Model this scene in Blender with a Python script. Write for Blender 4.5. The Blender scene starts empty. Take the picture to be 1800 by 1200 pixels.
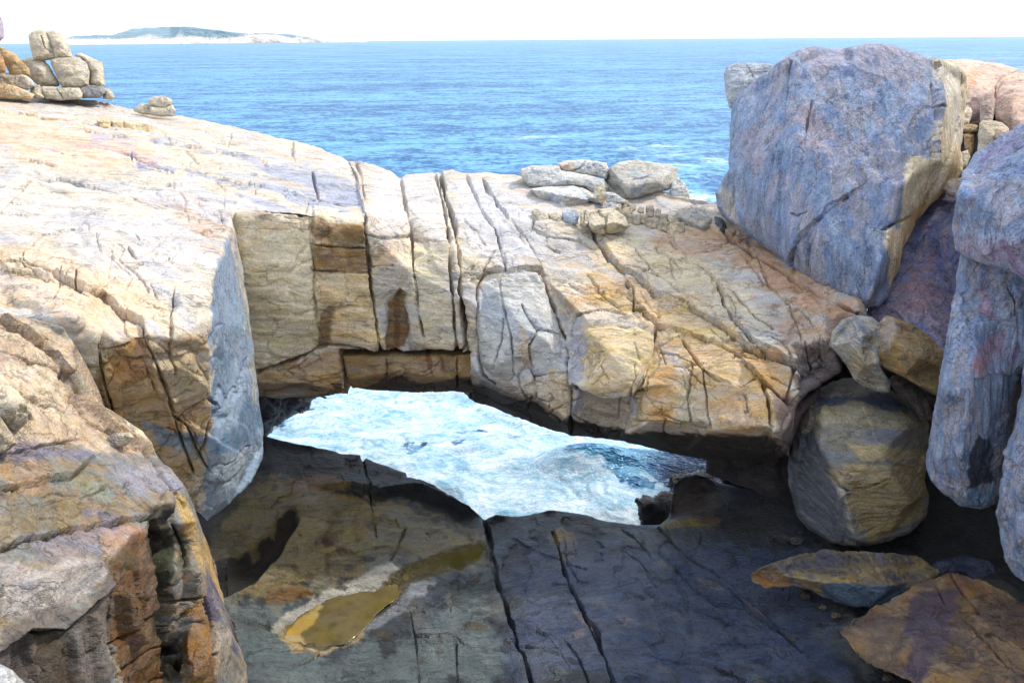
import bpy, math, random
import numpy as np
from mathutils import Matrix, Vector
from mathutils.geometry import delaunay_2d_cdt

# ------------------------------------------------------------------ camera
S = bpy.context.scene
FOC, CX, CY = 1400.0, 900.0, 600.0
CAM = np.array([0.0, 0.0, 22.0])
cam_d = bpy.data.cameras.new('camera'); cam = bpy.data.objects.new('camera', cam_d)
S.collection.objects.link(cam)
cam_d.sensor_width = 36.0; cam_d.lens = 28.0
cam_d.clip_start = 0.1; cam_d.clip_end = 60000.0
ROT = Matrix.Rotation(math.radians(90 - 20.8), 4, 'X') @ Matrix.Rotation(math.radians(-0.41), 4, 'Z')
cam.matrix_world = Matrix.Translation(Vector(CAM)) @ ROT
S.camera = cam
RM = np.array(ROT.to_3x3(), dtype=np.float64)

# ------------------------------------------------------------------ light
SUN_EL, SUN_AZ = 47.0, 60.0           # azimuth clockwise from +Y (straight ahead)
w = bpy.data.worlds.new('World'); S.world = w; w.use_nodes = True
nt = w.node_tree; nt.nodes.clear()
sky = nt.nodes.new('ShaderNodeTexSky'); sky.sky_type = 'NISHITA'; sky.sun_disc = False
sky.sun_elevation = math.radians(SUN_EL); sky.sun_rotation = math.radians(SUN_AZ)
sky.dust_density = 3.0; sky.ozone_density = 1.0; sky.air_density = 1.0
cloud = nt.nodes.new('ShaderNodeMix'); cloud.data_type = 'RGBA'      # high thin cloud: a pale veil over the blue
cloud.inputs[0].default_value = 0.68
cloud.inputs[7].default_value = (10.0, 11.2, 13.2, 1)
bg = nt.nodes.new('ShaderNodeBackground'); bg.inputs[1].default_value = 0.10
wo = nt.nodes.new('ShaderNodeOutputWorld')
nt.links.new(sky.outputs[0], cloud.inputs[6]); nt.links.new(cloud.outputs[2], bg.inputs[0])
nt.links.new(bg.outputs[0], wo.inputs[0])
sun_d = bpy.data.lights.new('sun', 'SUN'); sun = bpy.data.objects.new('sun', sun_d)
S.collection.objects.link(sun)
sun_d.energy = 2.3; sun_d.angle = math.radians(5.0); sun_d.color = (1.0, 0.93, 0.82)
sd = Vector((math.sin(math.radians(SUN_AZ)) * math.cos(math.radians(SUN_EL)),
             math.cos(math.radians(SUN_AZ)) * math.cos(math.radians(SUN_EL)), math.sin(math.radians(SUN_EL))))
sun.rotation_euler = sd.to_track_quat('Z', 'Y').to_euler()
S.view_settings.view_transform = 'Standard'; S.view_settings.look = 'None'
S.view_settings.exposure = 0.92; S.view_settings.gamma = 1.0
S.cycles.max_bounces = 6; S.cycles.diffuse_bounces = 3; S.cycles.volume_bounces = 1
S.cycles.use_denoising = True; S.cycles.denoising_prefilter = 'ACCURATE'; S.cycles.denoising_input_passes = 'RGB_ALBEDO_NORMAL'

# ------------------------------------------------------------------ numpy helpers
rng = np.random.RandomState(7)
TAB = rng.rand(4, 64, 64, 64).astype(np.float32) * 2 - 1
def vnoise(P, t=0):
    i = np.floor(P).astype(np.int32); f = (P - i).astype(np.float32)
    f = f * f * f * (f * (f * 6 - 15) + 10)
    x0, y0, z0 = i[..., 0] & 63, i[..., 1] & 63, i[..., 2] & 63
    x1, y1, z1 = (x0 + 1) & 63, (y0 + 1) & 63, (z0 + 1) & 63
    T = TAB[t & 3]; fx, fy, fz = f[..., 0], f[..., 1], f[..., 2]
    a = T[x0, y0, z0] * (1 - fx) + T[x1, y0, z0] * fx
    b = T[x0, y1, z0] * (1 - fx) + T[x1, y1, z0] * fx
    c = T[x0, y0, z1] * (1 - fx) + T[x1, y0, z1] * fx
    d = T[x0, y1, z1] * (1 - fx) + T[x1, y1, z1] * fx
    return (a * (1 - fy) + b * fy) * (1 - fz) + (c * (1 - fy) + d * fy) * fz
_R = np.array(Matrix.Rotation(0.9, 3, Vector((0.5, 0.7, 0.3)).normalized()))
def fbm(P, size, octv=4, seed=0, gain=0.5, stretch=None):
    Q = P.astype(np.float64)
    if stretch is not None:
        B, s = stretch                      # basis rows, scale per axis
        Q = (Q @ B.T) / np.array(s)
    Q = Q / size + seed * 17.37
    out = 0; amp = 1.0; tot = 0
    for k in range(octv):
        out = out + amp * vnoise(Q, k + seed); tot += amp
        Q = (Q @ _R.T) * 2.03 + 11.1; amp *= gain
    return out / tot * 1.6
def ridged(P, size, octv=3, seed=0, stretch=None):
    return 1 - 2 * np.abs(fbm(P, size, octv, seed, 0.5, stretch))
def cells(P, size, seed=0, stretch=None):
    """cellular pattern: random value per cell and distance to the border"""
    Q = P.astype(np.float64)
    if stretch is not None:
        B, s = stretch; Q = (Q @ B.T) / np.array(s)
    Q = Q / size + seed * 5.3
    i = np.floor(Q).astype(np.int32); f = (Q - i).astype(np.float32)
    d1 = np.full(Q.shape[:-1], 9., np.float32); d2 = d1.copy(); v = np.zeros_like(d1)
    for dx in (-1, 0, 1):
        for dy in (-1, 0, 1):
            for dz in (-1, 0, 1):
                a, b, c = (i[..., 0] + dx) & 63, (i[..., 1] + dy) & 63, (i[..., 2] + dz) & 63
                ex = dx + .5 + .45 * TAB[0][a, b, c] - f[..., 0]
                ey = dy + .5 + .45 * TAB[1][a, b, c] - f[..., 1]
                ez = dz + .5 + .45 * TAB[2][a, b, c] - f[..., 2]
                d = np.sqrt(ex * ex + ey * ey + ez * ez)
                n = d < d1
                d2 = np.where(n, d1, np.minimum(d2, d)); v = np.where(n, TAB[3][a, b, c], v); d1 = np.where(n, d, d1)
    return v, d2 - d1
def sstep(a, b, x):
    t = np.clip((x - a) / (b - a), 0, 1); return t * t * (3 - 2 * t)
def lin(c):
    c = np.array(c, float) / 255.; return np.where(c <= .04045, c / 12.92, ((c + .055) / 1.055) ** 2.4)
def basis(nrm, along):
    n = np.array(nrm, float); n /= np.linalg.norm(n)
    a = np.array(along, float); a -= n * a.dot(n); a /= np.linalg.norm(a)
    return np.array([a, np.cross(n, a), n])
def raydir(px, py):
    v = np.stack([(np.asarray(px, float) - CX) / FOC, -(np.asarray(py, float) - CY) / FOC, -np.ones(np.shape(px))], -1)
    return v @ RM.T
def at(px, py, d):
    return CAM + raydir(px, py) * np.asarray(d)[..., None]
def onz(px, py, z):                      # depth at which the pixel's ray meets height z
    return (z - CAM[2]) / raydir(px, py)[..., 2]
def ony(px, py, y):
    return y / raydir(px, py)[..., 1]
def seg_dist(X, Y, pts):
    """distance to an open polyline and side of it"""
    best = np.full(X.shape, 1e9); side = np.zeros(X.shape)
    for (x0, y0), (x1, y1) in zip(pts[:-1], pts[1:]):
        dx, dy = x1 - x0, y1 - y0; L = dx * dx + dy * dy + 1e-9
        t = np.clip(((X - x0) * dx + (Y - y0) * dy) / L, 0, 1)
        ex, ey = X - x0 - t * dx, Y - y0 - t * dy
        d = ex * ex + ey * ey; n = d < best
        side = np.where(n, np.sign(dx * (Y - y0) - dy * (X - x0)), side); best = np.where(n, d, best)
    return np.sqrt(best), side
def poly_sdf(X, Y, pts):
    pts = list(pts); d, _ = seg_dist(X, Y, pts + [pts[0]])
    ins = np.zeros(X.shape, bool)
    for (x0, y0), (x1, y1) in zip(pts, pts[1:] + pts[:1]):
        if y0 == y1: continue
        c = ((y0 > Y) != (y1 > Y)) & (X < (x1 - x0) * (Y - y0) / (y1 - y0) + x0); ins ^= c
    return np.where(ins, -d, d)
def blur(A, r):
    r = int(round(r))
    if r < 1: return A
    for ax in (0, 1):
        for _ in range(2):
            n = A.shape[ax]; pad = [(0, 0), (0, 0)]; pad[ax] = (r + 1, r)
            C = np.cumsum(np.pad(A, pad, mode='edge'), axis=ax)
            hi = [slice(None)] * 2; lo = [slice(None)] * 2
            hi[ax] = slice(2 * r + 1, 2 * r + 1 + n); lo[ax] = slice(0, n)
            A = (C[tuple(hi)] - C[tuple(lo)]) / (2 * r + 1)
    return A
def interp(X, Y, ctrl, edges):
    """piecewise planar surface through (px, py, depth): 1/depth is linear in the picture for a plane"""
    C = np.array([(a, b, 1. / c) for a, b, c in ctrl])
    x0, x1, y0, y1 = X.min() - 60, X.max() + 60, Y.min() - 60, Y.max() + 60
    m = []
    for cx, cy in ((x0, y0), (x1, y0), (x1, y1), (x0, y1), ((x0 + x1) / 2, y0), ((x0 + x1) / 2, y1), (x0, (y0 + y1) / 2), (x1, (y0 + y1) / 2)):
        wgt = 1 / ((C[:, 0] - cx) ** 2 + (C[:, 1] - cy) ** 2 + 1) ** 1.5
        m.append((cx, cy, (C[:, 2] * wgt).sum() / wgt.sum()))
    A = np.vstack([C, np.array(m)])
    vs, _, fs, ov, _, _ = delaunay_2d_cdt([Vector((a[0], a[1])) for a in A], list(edges or []), [], 0, 1e-6)
    val = np.zeros(len(vs))
    for k, o in enumerate(ov):
        if len(o): val[k] = A[o[0], 2]
        else:
            wgt = 1 / ((A[:, 0] - vs[k].x) ** 2 + (A[:, 1] - vs[k].y) ** 2 + 1) ** 2; val[k] = (A[:, 2] * wgt).sum() / wgt.sum()
    out = np.full(X.shape, np.nan); xs, ys = X[0], Y[:, 0]
    for f in fs:
        a, b, c = [np.array(vs[i]) for i in f]; va, vb, vc = [val[i] for i in f]
        i0, i1 = np.searchsorted(xs, min(a[0], b[0], c[0])) , np.searchsorted(xs, max(a[0], b[0], c[0]), 'right')
        j0, j1 = np.searchsorted(ys, min(a[1], b[1], c[1])) , np.searchsorted(ys, max(a[1], b[1], c[1]), 'right')
        if i1 <= i0 or j1 <= j0: continue
        x, y = X[j0:j1, i0:i1], Y[j0:j1, i0:i1]
        D = (b[1] - c[1]) * (a[0] - c[0]) + (c[0] - b[0]) * (a[1] - c[1])
        if abs(D) < 1e-9: continue
        l1 = ((b[1] - c[1]) * (x - c[0]) + (c[0] - b[0]) * (y - c[1])) / D
        l2 = ((c[1] - a[1]) * (x - c[0]) + (a[0] - c[0]) * (y - c[1])) / D
        l3 = 1 - l1 - l2; e = -1e-7; k = (l1 >= e) & (l2 >= e) & (l3 >= e)
        o = out[j0:j1, i0:i1]; o[k] = (l1 * va + l2 * vb + l3 * vc)[k]
    bad = np.isnan(out)
    if bad.any(): out[bad] = np.nanmean(out)
    return out

# ------------------------------------------------------------------ materials
def N(t, kind, **kw):
    n = t.nodes.new(kind)
    for k, v in kw.items(): setattr(n, k, v)
    return n
MATS = {}
def rock_mat(key, hair=1.0, grain=1.0, bump=0.5, contrast=0.35, scale=1.0, spec=0.3, speck=0.5, foli=(0.35, 0.0, 0.2), stretch=(0.35, 1.0, 2.2)):
    if key in MATS: return MATS[key]
    m = bpy.data.materials.new(key); m.use_nodes = True; t = m.node_tree; L = t.links.new
    b = t.nodes['Principled BSDF']; b.inputs['Specular IOR Level'].default_value = spec
    col = N(t, 'ShaderNodeAttribute', attribute_name='Col'); rg = N(t, 'ShaderNodeAttribute', attribute_name='Rgh')
    tc = N(t, 'ShaderNodeTexCoord'); mp = N(t, 'ShaderNodeMapping')
    mp.inputs['Rotation'].default_value = foli; mp.inputs['Scale'].default_value = stretch
    L(tc.outputs['Object'], mp.inputs[0])
    def noise(sc, det, src, rough=0.6, dist=0.0):
        n = N(t, 'ShaderNodeTexNoise'); n.inputs['Scale'].default_value = sc; n.inputs['Detail'].default_value = det
        n.inputs['Roughness'].default_value = rough; n.inputs['Distortion'].default_value = dist; L(src, n.inputs['Vector']); return n.outputs['Fac']
    def mr(x, a, b_, c, d):
        n = N(t, 'ShaderNodeMapRange'); n.inputs[1].default_value = a; n.inputs[2].default_value = b_
        n.inputs[3].default_value = c; n.inputs[4].default_value = d; L(x, n.inputs[0]); return n.outputs[0]
    def math_(op, x, y):
        n = N(t, 'ShaderNodeMath', operation=op)
        for i, v in enumerate((x, y)):
            if isinstance(v, (int, float)): n.inputs[i].default_value = v
            else: L(v, n.inputs[i])
        return n.outputs[0]
    streak = noise(1.6 * scale, 6, mp.outputs[0], 0.65, 0.6)
    fine = noise(9 * scale, 5, mp.outputs[0], 0.7, 0.3)
    spk = noise(13 * scale, 4, tc.outputs['Object'], 0.8)
    spk2 = noise(4.5 * scale, 5, mp.outputs[0], 0.75, 0.5)
    f = math_('MULTIPLY', mr(streak, .3, .7, 1 - contrast, 1 + contrast), mr(fine, .3, .7, 1 - contrast * .55, 1 + contrast * .55))
    f = math_('MULTIPLY', f, mr(spk, .32, .68, 1 - .42 * speck, 1 + .42 * speck))
    f = math_('MULTIPLY', f, mr(spk2, .3, .7, 1 - .30 * speck, 1 + .26 * speck))
    # hairline joints (dust-darkened) and dark mineral grains
    def absd(x): return math_('ABSOLUTE', math_('SUBTRACT', x, .5), 0.)
    hl = mr(absd(noise(.42 * scale, 6, mp.outputs[0], .6, .5)), 0, .011, 0, 1)
    hl2 = mr(absd(noise(.95 * scale, 5, tc.outputs['Object'], .62, .3)), 0, .010, 0, 1)
    gate = mr(noise(.5 * scale, 3, tc.outputs['Object']), .46, .56, 0, 1)
    hl2 = math_('MAXIMUM', hl2, gate)
    hair_ = math_('MULTIPLY', hl, hl2)
    f = math_('MULTIPLY', f, mr(hair_, 0, 1, 1 - .50 * hair, 1))
    f = math_('MULTIPLY', f, mr(noise(24 * scale, 2, tc.outputs['Object'], .5), .36, .44, 1 - .35 * speck, 1))
    vm = N(t, 'ShaderNodeVectorMath', operation='SCALE'); L(col.outputs['Color'], vm.inputs[0]); L(f, vm.inputs['Scale'])
    hs = N(t, 'ShaderNodeHueSaturation'); L(vm.outputs[0], hs.inputs['Color'])
    L(mr(noise(2.3 * scale, 4, mp.outputs[0]), .3, .7, .75, 1.3), hs.inputs['Saturation'])
    L(mr(noise(1.1 * scale, 3, tc.outputs['Object']), .3, .7, .488, .512), hs.inputs['Hue'])
    L(hs.outputs[0], b.inputs['Base Color'])
    L(math_('ADD', rg.outputs['Fac'], mr(fine, .3, .7, -.08, .08)), b.inputs['Roughness'])
    h = math_('ADD', math_('MULTIPLY', fine, 0.14), math_('MULTIPLY', noise(12 * scale, 5, tc.outputs['Object'], .75), 0.10 * grain))
    h = math_('ADD', h, math_('MULTIPLY', streak, 0.16)); h = math_('ADD', h, math_('MULTIPLY', hair_, .06 * hair))
    bp = N(t, 'ShaderNodeBump'); bp.inputs['Strength'].default_value = bump; bp.inputs['Distance'].default_value = 1.0
    L(h, bp.inputs['Height']); L(bp.outputs[0], b.inputs['Normal'])
    MATS[key] = m; return m

# ------------------------------------------------------------------ the rock builder
def tag(o, label=None, cat=None, group=None, kind=None):
    if label: o['label'] = label
    if cat: o['category'] = cat
    if group: o['group'] = group
    if kind: o['kind'] = kind
    return o
def link_mesh(name, V, Fc, mat, attrs=None, parent=None, smooth=True, origin=None):
    me = bpy.data.meshes.new(name)
    V = np.asarray(V, np.float64)
    if origin is not None: V = V - origin
    Fc = np.asarray(Fc, np.int32); k = Fc.shape[1]
    me.vertices.add(len(V)); me.vertices.foreach_set('co', V.astype(np.float32).ravel())
    me.loops.add(Fc.size); me.loops.foreach_set('vertex_index', Fc.ravel())
    me.polygons.add(len(Fc)); me.polygons.foreach_set('loop_start', np.arange(0, Fc.size, k, dtype=np.int32))
    me.update(calc_edges=True); me.validate()
    if smooth: me.polygons.foreach_set('use_smooth', np.ones(len(me.polygons), bool))
    for an, (ty, data) in (attrs or {}).items():
        a = me.attributes.new(an, ty, 'POINT')
        a.data.foreach_set('color' if ty == 'FLOAT_COLOR' else 'value', np.asarray(data, np.float32).ravel())
    me.materials.append(mat)
    o = bpy.data.objects.new(name, me); S.collection.objects.link(o)
    if origin is not None: o.location = origin
    if parent is not None: o.parent = parent
    return o

def paint(X, Y, P, palette, patches, seed, stretch, size=2.0):
    """albedo: palette mixed by noise that follows the foliation, then patches with a shape of their own"""
    n = fbm(P, size, 5, seed, .55, stretch) * .5 + .5
    n2 = fbm(P, size * .35, 4, seed + 3, .55, stretch) * .5 + .5
    n = np.clip(n * .65 + n2 * .35, 0, 1)
    pal = np.array([lin(c) for c in palette]); K = len(pal) - 1
    q = np.clip((n - .5) * 1.5 + .5, 0, .9999) * K; i = q.astype(int); f = (q - i)[..., None]; f = f * f * (3 - 2 * f)
    C = pal[i] * (1 - f) + pal[i + 1] * f
    if patches:
        wx = fbm(P, .9, 4, seed + 5, .6); wy = fbm(P, .9, 4, seed + 6, .6); br = fbm(P, .5, 4, seed + 8, .65, stretch)
    for pt in patches:
        pts, c, st, fe = pt[:4]; wb = pt[4] if len(pt) > 4 else 6.
        a = np.array(pts, float); m = fe * 2 + wb * 2 + 4
        xs, ys = X[0], Y[:, 0]
        i0, i1 = np.searchsorted(xs, [a[:, 0].min() - m, a[:, 0].max() + m]); j0, j1 = np.searchsorted(ys, [a[:, 1].min() - m, a[:, 1].max() + m])
        if i1 <= i0 or j1 <= j0: continue
        s = np.s_[j0:j1, i0:i1]
        sd = poly_sdf(X[s] + wx[s] * wb * 1.3, Y[s] + wy[s] * wb * 1.3, pts)
        k = (1 - sstep(-fe * .7, fe * .7, sd + br[s] * fe * 1.5)) * st
        C[s] = C[s] * (1 - k[..., None]) + lin(c) * k[..., None]
    return C

def rcracks(region, n, ang, spread, lmin, lmax, seed, wd=(1.5, 2.2), dp=(.08, .2)):
    """short wandering hairline joints inside a region"""
    r = random.Random(seed); a = np.array(region, float); out = []
    n = int(n * .62)
    while len(out) < n:
        x, y = r.uniform(a[:, 0].min(), a[:, 0].max()), r.uniform(a[:, 1].min(), a[:, 1].max())
        if poly_sdf(np.array([[x]]), np.array([[y]]), region)[0, 0] > 0: continue
        t = math.radians(r.gauss(ang, spread)); L = r.uniform(lmin, lmax); k = max(3, int(L / 9)); p = [(x, y)]
        for _ in range(k):
            t += r.gauss(0, .22); st = L / k
            if r.random() < .12: t2 = t + r.choice((-1, 1)) * 1.2; st *= .5
            else: t2 = t
            x += math.cos(t2) * st; y += math.sin(t2) * st; p.append((x, y))
        out.append((p, r.uniform(*wd) * .85, r.uniform(*dp) * .5))
    return out

def solid(name, outline, ctrl, edges=None, step=1.8, roll=0.4, rollfn=None, bl=3, jitter=2.0, jsize=30.,
          cracks=(), ledges=(), relief=(), amp=(0.10, 0.03), nsize=2.2, strata=None, plates=None, palette=None, patches=(),
          csize=2.0, rough=0.8, wet=(), back=(2.0, 0.8, None), mat='rock', seed=0, parent=None, stretch=None, smoothdepth=None, matkw=None, flat=False, grow=0.0):
    ol = np.array(outline, float)
    x0, y0 = ol.min(0) - 3 * step - grow; x1, y1 = ol.max(0) + 3 * step + grow
    X, Y = np.meshgrid(np.arange(x0, x1, step), np.arange(y0, y1, step))
    G = np.stack([X / jsize, Y / jsize, np.full(X.shape, seed * 3.7)], -1)
    jx = vnoise(G) + .5 * vnoise(G * 2.3 + 9, 1) + .3 * vnoise(G * 5.3 + 4, 2); jy = vnoise(G + 31.7, 2) + .5 * vnoise(G * 2.3 + 5, 3) + .3 * vnoise(G * 5.3 + 7, 1)
    sd = poly_sdf(X + jx * jitter, Y + jy * jitter, outline) - grow
    inv = interp(X, Y, ctrl, edges); inv = blur(inv, bl / step)
    D = 1. / inv
    s = np.maximum(-sd, 0) * D / FOC
    R = roll if rollfn is None else rollfn(X, Y)
    t = 1 - np.clip(s / np.maximum(R, 1e-3), 0, 1)
    D = D + R * (1 - np.sqrt(np.maximum(1 - t ** 2.2, 0)))
    # pull border vertices onto the outline
    gy, gx = np.gradient(sd, step); gl = np.sqrt(gx * gx + gy * gy) + 1e-6
    o = np.clip(sd, 0, 2.2 * step)
    PX, PY = X - gx / gl * o, Y - gy / gl * o
    P = at(PX, PY, D)
    def normals(P):
        du = np.gradient(P, axis=1); dv = np.gradient(P, axis=0)
        n = np.cross(dv, du); return n / (np.linalg.norm(n, axis=-1, keepdims=True) + 1e-9)
    n = normals(P)
    if ((CAM - P) * n).sum(-1).mean() < 0: n = -n
    n = np.stack([blur(n[..., k], 3) for k in range(3)], -1); n /= np.linalg.norm(n, axis=-1, keepdims=True) + 1e-9
    h = np.zeros(X.shape)
    if amp[0]: h += amp[0] * fbm(P, nsize, 4, seed)
    if amp[1]: h += amp[1] * fbm(P, nsize * .22, 4, seed + 1, .55, stretch)
    if strata:
        for (nr, period, a, wp) in strata:
            nr = np.array(nr, float); nr /= np.linalg.norm(nr)
            q = (P @ nr) / period + wp * fbm(P, 4.0, 3, seed + 9)
            fr = q - np.floor(q); rnd = TAB[1][(np.floor(q).astype(int)) & 63, 5, 9]
            h += a * (np.minimum(fr * 1.0, (1 - fr) * 7) - .4) * (0.6 + .6 * rnd)
    if plates:
        for (size, a, g, stt) in plates:
            wp = np.stack([fbm(P, size * .6, 3, seed + 20 + k) for k in range(3)], -1) * size * .14
            v, e = cells(P + wp, size, seed, stt)
            h += a * v
            if g: h -= g * (1 - sstep(0., .10, e)) * (v > -.2)
    wxx = jx * 1.6 + .6 * vnoise(G * 9, 1); wyy = jy * 1.6 + .6 * vnoise(G * 9 + 3, 2)
    xs, ys = X[0], Y[:, 0]
    def window(pts, m):
        a = np.array(pts, float)
        i0, i1 = np.searchsorted(xs, [a[:, 0].min() - m, a[:, 0].max() + m]); j0, j1 = np.searchsorted(ys, [a[:, 1].min() - m, a[:, 1].max() + m])
        return np.s_[j0:j1, i0:i1], (i1 > i0 and j1 > j0)
    for pts, st, Rr in ledges:                     # one side of a line stands proud (right-hand side when st > 0)
        sl, ok = window(pts, Rr * 3)
        if not ok: continue
        d, sg = seg_dist(X[sl] + wxx[sl], Y[sl] + wyy[sl], pts)
        h[sl] += st * np.exp(-(d / Rr) ** 1.3) * np.where(sg * np.sign(st) > 0, sstep(0, 2.0, d), 0) * np.sign(st)
    for pts, dep, fe in relief:                    # raised or sunken areas (polygons)
        sl, ok = window(pts, fe * 2 + 5)
        if not ok: continue
        q = poly_sdf(X[sl] + wxx[sl], Y[sl] + wyy[sl], pts)
        h[sl] += dep * (1 - sstep(-fe, fe * .3, q))
    for cr in cracks:
        pts, wd, dp = cr[:3]
        sl, ok = window(pts, wd * 8)
        if not ok: continue
        d, sg = seg_dist(X[sl] + wxx[sl], Y[sl] + wyy[sl], pts)
        wv = wd * (1 + .9 * vnoise(G[sl] * 2.2 + 5, 3))
        h[sl] -= dp * np.clip(.85 + .9 * vnoise(G[sl] * 1.3 + 8, 1), .25, 1.3) * (1.25 * np.sqrt(np.clip(1 - (d / np.maximum(wv * .82, .9)) ** 2, 0, 1)) + .07 * np.exp(-(d / (wd * 2.5)) ** 2))
    vd = CAM - P; vd = vd / np.linalg.norm(vd, axis=-1, keepdims=True)
    h = h * np.clip(-sd / (5.0 * step), .06, 1)
    h = h * np.clip((vd * n).sum(-1) * 3.0 + .12, 0, 1)
    P = P + n * h[..., None]
    C = paint(X, Y, P, palette or [(150, 140, 125), (185, 172, 150)], patches, seed, stretch, csize)
    Rg = np.full(X.shape, rough) + .06 * fbm(P, .8, 3, seed + 2)
    for pts, r, fe in wet:
        q = poly_sdf(X + wxx * 2, Y + wyy * 2, pts); k = 1 - sstep(-fe, fe, q); Rg = Rg * (1 - k) + r * k
    # faces
    ins = sd < 0
    keep = ins[:-1, :-1] | ins[1:, :-1] | ins[:-1, 1:] | ins[1:, 1:]
    ny, nx = X.shape; idx = np.arange(ny * nx).reshape(ny, nx)
    jj, ii = np.nonzero(keep)
    q = np.stack([idx[jj, ii], idx[jj + 1, ii], idx[jj + 1, ii + 1], idx[jj, ii + 1]], 1)
    used = np.zeros(ny * nx, bool); used[q.ravel()] = True
    border = used.reshape(ny, nx) & ~ins
    remap = np.full(ny * nx, -1); remap[used] = np.arange(used.sum())
    V = P.reshape(-1, 3)[used]; Cc = C.reshape(-1, 3)[used]; Rr_ = Rg.reshape(-1)[used]
    T, RB, dirf = back
    sB = np.maximum(-sd, 0) * D / FOC; tt = 1 - np.clip(sB / RB, 0, 1)
    g = np.sqrt(np.maximum(1 - tt * tt, 0)) * T
    dv = raydir(X, Y) if dirf is None else dirf(X, Y, P)
    dv = dv / np.linalg.norm(dv, axis=-1, keepdims=True)
    PB = P + dv * g[..., None]
    PB = PB + dv * (fbm(P, 1.5, 3, seed + 4) * .25 * np.minimum(g, 1.) * min(1, T * .3))[..., None]
    bu = used & ~border.ravel()
    rb = remap.copy(); rb[bu] = used.sum() + np.arange(bu.sum())
    V = np.vstack([V, PB.reshape(-1, 3)[bu]]); Cc = np.vstack([Cc, C.reshape(-1, 3)[bu]]); Rr_ = np.concatenate([Rr_, Rg.reshape(-1)[bu]])
    F1 = remap[q]; F2 = rb[q][:, ::-1]
    Fc = np.vstack([F1, F2])
    ctr = V[:used.sum()].mean(0); org = np.array([ctr[0], ctr[1], V[:, 2].min()])
    A = {'Col': ('FLOAT_COLOR', np.concatenate([Cc, np.ones((len(Cc), 1))], 1)), 'Rgh': ('FLOAT', Rr_)}
    if parent is not None: org = np.zeros(3)
    ob = link_mesh(name, V, Fc, rock_mat(mat, **(matkw or {})), A, parent, True, org)
    if parent is not None: ob.matrix_parent_inverse = Matrix.Translation(-parent.location)
    return ob

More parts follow.
